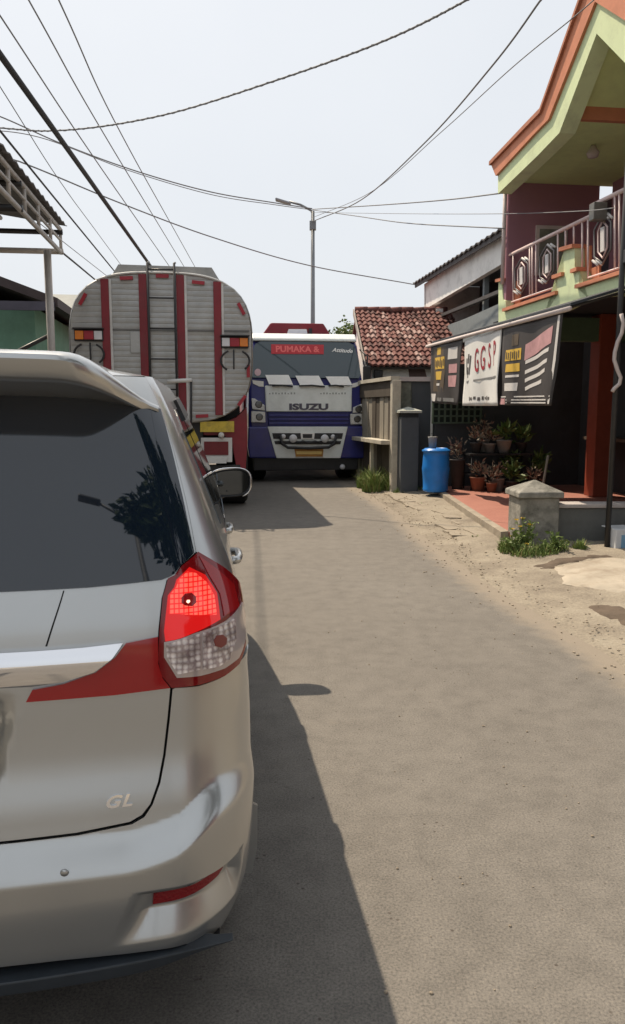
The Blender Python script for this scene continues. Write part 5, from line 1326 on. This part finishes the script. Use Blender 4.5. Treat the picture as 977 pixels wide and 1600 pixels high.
tb('top_chord', [(-.03, .0, zc - .06), (-.03, -Lc, zc - .06)], .03, M_STEELW, cn, 6); tb('middle_chord', [(-.03, .0, zc - .2), (-.03, -Lc, zc - .2)], .02, M_STEELW, cn, 6); tb('bottom_chord', [(-.03, .0, zb6), (-.03, -Lc, zb6)], .03, M_STEELW, cn, 6)
for k in range(11): y = -.02 - k * .68; tb('truss_strut', [(-.03, y, zb6), (-.03, y, zc - .05)], .022, M_STEELW, cn, 6)
for y in (-.03, -2.3, -4.6): 
    tb('cross_beam', [(0, y, zb6 + .01), (-3.6, y, zb6 + .01)], .04, M_DARKMET if y < -1 else M_STEELW, cn, 6)
    tb('cross_beam', [(0, y, zc - .1), (-3.6, y, zc - .1)], .035, M_DARKMET, cn, 6)
for k in range(4): x = -.8 - k * .85; tb('purlin', [(x, .0, zc + (-x) * .15 - .05), (x, -Lc, zc + (-x) * .15 - .05)], .03, M_STEELW, cn, 6)
pp6 = at(73, 400, 10.6); dx = (pp6 - Vector((cc.x, cc.y, pp6.z))).dot(SX)
for y in (-.12, -4.8): tb('post', [(dx, y, 0), (dx, y, zb6)], .05, M_STEELW, cn, 10)
tb('brace', [(dx - .02, -.1, 2.5), (-1.0, -.1, 2.1)], .03, M_DARKMET, cn, 6)

G6 = at(55, 510, 14.0)
gh = empty('green_house', (G6.x, G6.y, 0), TH, 'green walled house with a dark roof beside the canopy post', 'house')
zg = at(40, 480, 14).z
bx('wall', -6, 0, 0, 6, 0, zg, mat('mint_wall', (.16, .3, .22), .85, vary=.08, dirt=(.1, .19, .15), dirt_amt=.4), gh)
ridge = at(0, 428, 16.5)
bm = bmesh.new(); zr = ridge.z
prism(bm, [(.5, -.5, zg - .05), (.5, -.5, zg + .1), (-2.6, -.5, zr + .25), (-6.5, -.5, zg + .1), (-6.5, -.5, zg - .05), (-2.6, -.5, zr + .08)], (0, 7, 0)); obj('roof', bm, mat('dark_roof', (.06, .045, .045), .8, vary=.2), gh)
bx('eave_board', -6.5, .45, -.56, -.505, zg - .12, zg + .03, mat('eave_purple', (.08, .075, .1), .7), gh)
fh = at(85, 455, 26); 
fr = empty('far_house', (fh.x, fh.y, 0), TH, 'pale grey roofed house glimpsed between the canopy post and the tanker', 'house')
zf = fh.z
bx('wall', -4.5, 1.3, 0, 5, 0, zf - .75, mat('far_wall', (.2, .22, .2), .85, vary=.1), fr); pr('roof', [(-4.8, -.3, zf - .75), (1.6, -.3, zf - .8), (1.4, 1.4, zf), (-4.6, 1.4, zf)], (0, .02, .1), mat('far_tin_roof', (.1, .12, .12), .6, vary=.25, scale=3), fr); bx('rear_part', -4.5, 1.3, 1.4, 5, zf - .74, zf - .1, mat('far_wall', (.34, .36, .33), .85), fr)
nh = at(95, 500, 19)
nr = empty('shed', (nh.x, nh.y, 0), TH, 'low dark tin shed beside the left side of the tanker', 'shed')
zn = nh.z; bx('wall', -2.0, .6, .0, 3, 0, zn - .1, mat('shed_wall', (.22, .23, .21), .9, vary=.15), nr); pr('roof', [(-2.2, -.3, zn + .42), (.85, -.3, zn - .02), (.85, -.3, zn - .12), (-2.2, -.3, zn + .3)], (0, 3.5, 0), M_TIN, nr)
# ================================================================== vegetation and loose matter
M_GRASS = mat('grass_green', (.15, .21, .055), .8, vary=.35, scale=3); M_GRASS2 = mat('grass_dry', (.26, .22, .09), .85, vary=.3, scale=4)
M_LEAF = mat('leaf_green', (.055, .1, .022), .6, vary=.45, scale=1.3); M_LEAF2 = mat('leaf_light', (.12, .17, .05), .6, vary=.35, scale=2)
M_LEAFB = mat('leaf_reddish', (.2, .12, .09), .7, vary=.4, scale=6); M_BARK = mat('bark', (.1, .075, .055), .95, vary=.3, scale=6, bump=.5)
def blade(bm, p, h, lean, w, rd, mi=0):
    a = rd.uniform(0, 6.283); d = Vector((math.cos(a), math.sin(a), 0)); s_ = Vector((-d.y, d.x, 0)) * w
    q = p + d * lean * h * .4 + Vector((0, 0, h * .6)); t = p + d * lean * h + Vector((0, 0, h * rd.uniform(.75, 1)))
    v = [bm.verts.new(c) for c in (p - s_, p + s_, q + s_ * .7, q - s_ * .7, t)]
    f1 = bm.faces.new((v[0], v[1], v[2], v[3])); f2 = bm.faces.new((v[3], v[2], v[4])); f1.material_index = f2.material_index = mi
def leaf(bm, p, d, L, w, rd, mi=0):
    s_ = d.cross(Vector((rd.uniform(-1, 1), rd.uniform(-1, 1), rd.uniform(-1, 1)))).normalized() * w; n_ = d.cross(s_).normalized() * L * .12
    v = [bm.verts.new(c) for c in (p, p + d * L * .45 + s_ + n_, p + d * L, p + d * L * .45 - s_ + n_)]
    f = bm.faces.new(v); f.material_index = mi
def grass(name, cents, n, hmax, label, seed):
    rd = random.Random(seed); bm = bmesh.new()
    for i in range(n):
        c, r_ = cents[rd.randrange(len(cents))]; a = rd.uniform(0, 6.283); q = r_ * math.sqrt(rd.random())
        p = c + Vector((q * math.cos(a), q * math.sin(a), 0)); k = 1 - .6 * q / r_
        blade(bm, p, hmax * k * rd.uniform(.35, 1), rd.uniform(.1, .7), rd.uniform(.004, .009), rd, 1 if rd.random() < .14 else 0)
    o = obj(name, bm, None, None, recalc=False); o.data.materials.append(M_GRASS); o.data.materials.append(M_GRASS2)
    tag(o, label, 'grass', kind='stuff'); return o
gpt = lambda px, py, r_: (ground(px, py), r_)
grass('grass', [gpt(578, 762, .25), gpt(590, 757, .3), gpt(606, 762, .32), gpt(583, 768, .2), gpt(598, 752, .4), gpt(612, 768, .18), (Vector((1.45, 14.6, 0)), .35)], 5200, .62, 'tall green grass growing at the foot of the timber stall', 4)
grass('grass', [gpt(640, 768, .14), gpt(655, 769, .15), gpt(664, 765, .12), gpt(625, 772, .12)], 700, .2, 'thin grass between the plastic bag and the blue drum', 5)
grass('grass', [gpt(800, 866, .13), gpt(825, 872, .17), gpt(850, 870, .15), gpt(870, 867, .12), gpt(905, 866, .07), gpt(790, 862, .08)], 2100, .26, 'patchy grass at the foot of the weathered pillar', 6)
grass('grass', [gpt(930, 872, .05), gpt(700, 812, .05), gpt(742, 842, .05), gpt(660, 790, .05), gpt(884, 874, .06)], 160, .09, 'stray tufts of grass in the verge', 8)
def weed(px, py, h, n, label, seed, flowers=0, sp=.16):
    rd = random.Random(seed); c = ground(px, py); e = empty('weed', c, 0, label, 'plant', 'weeds by the pillar'); bm = bmesh.new(); bs = bmesh.new(); bf = bmesh.new()
    for k in range(n):
        a = rd.uniform(0, 6.283); top = Vector((math.cos(a) * sp * rd.random(), math.sin(a) * sp * rd.random(), h * rd.uniform(.5, 1)))
        tube(bs, [(0, 0, 0), top * .5 + Vector((0, 0, .03)), top], .004, 4)
        for j in range(9):
            t = rd.uniform(.25, 1); p = top * t; d = Vector((rd.uniform(-1, 1), rd.uniform(-1, 1), rd.uniform(-.2, .9))).normalized(); leaf(bm, p, d, rd.uniform(.04, .075), rd.uniform(.012, .022), rd, rd.randrange(2))
        if k < flowers:
            for j in range(6):
                a2 = j * 1.047; leaf(bf, top + Vector((0, 0, .01)), Vector((math.cos(a2), math.sin(a2), .3)).normalized(), .028, .009, rd)
    o = obj('leaves', bm, None, e, recalc=False); o.data.materials.append(M_LEAF2); o.data.materials.append(M_GRASS); obj('stems', bs, M_GRASS, e)
    if flowers: obj('petals', bf, mat('petal_yellow', (.75, .5, .05), .6), e, recalc=False)
    else: bf.free()
weed(822, 862, .36, 16, 'leafy weed with yellow flowers growing against the weathered pillar', 21, 7)
weed(868, 868, .24, 12, 'low leafy weed in front of the low grey wall', 22, 0, .2)
weed(802, 868, .22, 10, 'small weed at the left foot of the weathered pillar', 23, 2, .14)

# potted plants on a rack in the shade
q0 = Vector((2.72, 13.1, TZ))
rk = empty('plant_rack', q0, TH, 'low dark plant rack behind the blue drum', 'rack')
for x in (0, 1.05):
    for y in (0, .4): tb('leg', [(x, y, 0), (x, y, .62)], .016, M_DARKMET, rk, 6)
bx('shelf', -.05, 1.1, -.04, .44, .6, .63, M_DARKMET, rk); bx('shelf', -.05, 1.1, -.04, .44, .26, .285, M_DARKMET, rk)
def potted(b, y, z, r_, h, fh, nleaf, kind, label, seed):
    rd = random.Random(seed); p = q0 + SX * b + SY * y; p.z = TZ + z
    e = empty('potted_plant', p, 0, label, 'potted plant', 'potted plants behind the drum')
    bm = bmesh.new(); lathe(bm, [(r_ * .7, 0), (r_, h), (r_ * 1.08, h), (r_ * 1.08, h + .02), (r_ * .9, h + .015), (0, h - .01)], 16)
    obj('pot', bm, [mat('pot_dark', (.06, .055, .055), .7, vary=.2), mat('pot_pale', (.34, .32, .3), .7, vary=.2), mat('pot_terracotta', (.25, .11, .07), .8, vary=.2)][seed % 3], e, smooth=True)
    bm = bmesh.new()
    for k in range(nleaf):
        d = Vector((rd.uniform(-1, 1), rd.uniform(-1, 1), rd.uniform(.0, 1.3))).normalized(); L = rd.uniform(.1, .22) if kind == 0 else rd.uniform(.05, .12)
        st = Vector((rd.uniform(-.06, .06), rd.uniform(-.06, .06), h + rd.uniform(0, fh * .6))) + d * rd.uniform(0, .1 if kind == 0 else .16); leaf(bm, st, d, L, L * rd.uniform(.14, .25), rd, rd.randrange(2))
    o = obj('foliage', bm, None, e, recalc=False)
    for m_ in ((M_LEAF2, M_LEAF) if kind == 0 else (M_LEAFB, mat('leaf_dusty', (.3, .26, .2), .8, vary=.4, scale=7))): o.data.materials.append(m_)
potted(.12, .15, .635, .1, .16, .3, 60, 1, 'reddish plant at the drum end of the rack top', 30)
potted(.38, .2, .635, .1, .14, .25, 55, 1, 'dusty brown plant second along the rack top', 31)
potted(.62, .15, .635, .13, .2, .3, 46, 0, 'broad leaved green plant in a pale pot on the rack', 34)
potted(.95, .2, .635, .1, .16, .3, 40, 0, 'green plant at the shaded end of the rack top', 33)
potted(.1, -.05, .0, .14, .22, .3, 80, 1, 'large dusty plant on the floor right of the blue drum', 35)
potted(.42, -.12, .0, .12, .2, .3, 70, 1, 'pale leaved plant on the floor in front of the rack', 37)
potted(.75, .1, .29, .1, .12, .18, 40, 0, 'small green plant on the lower rack shelf', 36)
potted(-.16, .28, .0, .13, .5, .45, 90, 1, 'tall dark red plant behind the blue drum', 39)
potted(.25, -.3, .0, .09, .14, .3, 60, 1, 'dry plant nearest the terrace edge beside the drum', 38)
potted(.62, -.25, .0, .1, .16, .35, 50, 0, 'leafy plant on the floor in front of the rack middle', 42)
potted(1.2, -.05, .0, .12, .3, .45, 60, 0, 'dark bushy plant on the floor past the end of the rack', 45)
potted(.3, .32, .635, .11, .2, .5, 80, 1, 'tallest dusty plant at the back of the rack top', 43)
potted(.98, -.3, .0, .1, .12, .3, 60, 1, 'low brown plant on the floor near the rack end', 40)
st = ground(826, 748); stk = tb('broom_stick', [(0, 0, 0), (.1, .0, .75)], .018, M_OLDW, None, 8); stk.location = (3.15, 10.6, TZ); tag(stk, 'thin wooden stick standing on the terrace behind the pillar', 'stick')

# loose stones along the edge of the road
rd = random.Random(9); bm = bmesh.new()
for i in range(620):
    y = 2.4 + 12 * rd.random() ** 1.3; x = edge_x(y) + rd.gauss(.12, .22)
    if x < edge_x(y) - .5 or x > edge_x(y) + 1.2: continue
    r_ = rd.uniform(.004, .013) * (1.6 if rd.random() < .06 else 1); z = .004 if x < edge_x(y) else .02 + .06 * sst(0, 1.2, x - edge_x(y))
    M = Matrix.Translation((x, y, z)) @ Matrix.Rotation(rd.uniform(0, 6), 4, 'Z') @ Matrix.Diagonal((1, rd.uniform(.6, 1), .6, 1))
    bmesh.ops.create_icosphere(bm, subdivisions=1, radius=r_, matrix=M)
for i in range(150):
    y = 1.8 + 6 * rd.random() ** 1.4; x = rd.uniform(.1, edge_x(y)); r_ = rd.uniform(.002, .006)
    bmesh.ops.create_icosphere(bm, subdivisions=1, radius=r_, matrix=Matrix.Translation((x, y, r_ * .4)))
tag(obj('gravel', bm, mat('small_stone', (.3, .25, .19), .9, vary=.3, scale=20)), 'loose small stones along the edge of the asphalt', 'gravel', kind='stuff')

# ------------------------------------------------------------------ trees
def tree(name, pos, h, cr, nleaf, label, seed, lsize=.16, mats=(M_LEAF, M_LEAF2), th0=.45):
    rd = random.Random(seed); e = empty(name, pos, 0, label, 'tree'); bt = bmesh.new()
    trunk_top = Vector((rd.uniform(-.2, .2), rd.uniform(-.2, .2), h * .55)); tube(bt, [(0, 0, -.1), trunk_top * .5 + Vector((.06, 0, 0)), trunk_top, Vector((trunk_top.x, trunk_top.y, h * .85))], h * .028, 9, r_end=h * .008)
    tips = []
    for k in range(14):
        a = k * 2.4; z0 = h * rd.uniform(th0, .75); el = rd.uniform(.15, 1.0); L = cr * rd.uniform(.6, 1.0)
        b0 = Vector((trunk_top.x * .8, trunk_top.y * .8, z0)); b1 = b0 + Vector((math.cos(a) * math.cos(el), math.sin(a) * math.cos(el), math.sin(el))) * L
        tube(bt, [b0, (b0 + b1) / 2 + Vector((0, 0, .1)), b1], h * .009, 6, r_end=h * .003); tips.append(b1); tips.append((b0 * .4 + b1 * .6))
    obj('trunk', bt, M_BARK, e, smooth=True); bm = bmesh.new(); cl = []
    for t in tips:
        for j in range(3): cl.append((t + Vector((rd.gauss(0, .3), rd.gauss(0, .3), rd.gauss(0, .25))) * cr * .4, cr * rd.uniform(.14, .3)))
    for i in range(nleaf):
        c, r_ = cl[rd.randrange(len(cl))]; d = Vector((rd.gauss(0, 1), rd.gauss(0, 1), rd.gauss(0, .8))).normalized(); p = c + d * r_ * rd.random() ** .4
        leaf(bm, p, Vector((rd.uniform(-1, 1), rd.uniform(-1, 1), rd.uniform(-1, .4))).normalized(), lsize * rd.uniform(.6, 1.3), lsize * .28, rd, 0 if rd.random() < .65 else 1)
    o = obj('crown', bm, None, e, recalc=False)
    for m_ in mats: o.data.materials.append(m_)
tree('tree', Vector((1.15, 30, 0)), 5.0, 1.5, 2600, 'pale green tree top showing behind the truck cab', 41, .17, (M_LEAF2, mat('leaf_yellowish', (.22, .24, .1), .6, vary=.3)))
tree('tree', Vector((2.6, 36, 0)), 5.6, 1.8, 2600, 'hazy tree behind the ridge of the tiled roof', 42, .2, (M_LEAF2, M_LEAF))
# the street behind the viewer, seen only as reflections in the minivan
tree('tree', Vector((3.3, -2.0, 0)), 12.5, 2.1, 24000, 'large dark tree behind the viewer, mirrored in the rear window of the minivan', 43, .2, (M_LEAF, M_LEAF), .28)
tree('tree', Vector((4.9, .2, 0)), 11.0, 1.9, 14000, 'dark tree right of the viewer, mirrored at the pillar edge of the rear window', 45, .2, (M_LEAF, M_LEAF), .3)
tree('tree', Vector((-5.6, -12, 0)), 8.0, 2.6, 5000, 'roadside tree far behind the viewer on the left', 44, .22)
LB = Vector((1.35, -4.4, 0)); bl_ = empty('street_lamp', LB, 0, 'street lamp behind the viewer, mirrored in the rear window of the minivan', 'street lamp')
tb('pole', [(0, 0, 0), (0, 0, 8.6)], .08, M_GALV, bl_, 10, .05); tb('arm', [(0, 0, 8.5), (-.2, .1, 8.75), (-.75, .2, 8.95)], .035, M_GALV, bl_, 8); bx('lamp_head', -1.15, -.7, .1, .3, 8.93, 9.0, M_GALV, bl_, bevel=.02)
def plain_house(pos, rz, w, d, h, m, label, roofm):
    e = empty('house', pos, rz, label, 'house'); bx('wall', -w / 2, w / 2, 0, d, 0, h, m, e)
    pr('roof', [(-w / 2 - .5, -.6, h), (w / 2 + .5, -.6, h), (w / 2 + .5, d / 2, h + 1.5), (-w / 2 - .5, d / 2, h + 1.5)], (0, .02, .1), roofm, e); pr('roof', [(-w / 2 - .5, d + .6, h), (w / 2 + .5, d + .6, h), (w / 2 + .5, d / 2 + .03, h + 1.5), (-w / 2 - .5, d / 2 + .03, h + 1.5)], (0, .02, .1), roofm, e)
    for k in (-1, 1):
        wf_ = bx('window', k * w * .28 - .6, k * w * .28 + .6, -.04, -.004, 1.0, 2.2, M_PALEFR, e); bx('pane', k * w * .28 - .5, k * w * .28 + .5, -.05, -.041, 1.1, 2.1, M_TGLASS, wf_)
    bx('door', -.5, .5, -.05, -.003, 0, 2.1, M_OLDD, e)
plain_house(Vector((6.2, -7.0, 0)), -R(82), 8, 6, 3.2, mat('brick_red_wall', (.3, .1, .08), .85, vary=.15), 'red walled house behind the viewer on the right of the road', tile_m[1])
plain_house(Vector((-5.6, -3.5, 0)), R(98), 9, 6, 3.3, mat('ochre_wall', (.36, .3, .2), .85, vary=.1), 'ochre walled house behind the viewer on the left of the road', tile_m[1])
plain_house(Vector((-6.6, 8.0, 0)), R(98), 7, 5, 2.7, mat('dull_blue_wall', (.2, .24, .27), .85, vary=.1), 'grey blue house under the steel canopy left of the minivan', M_TIN)
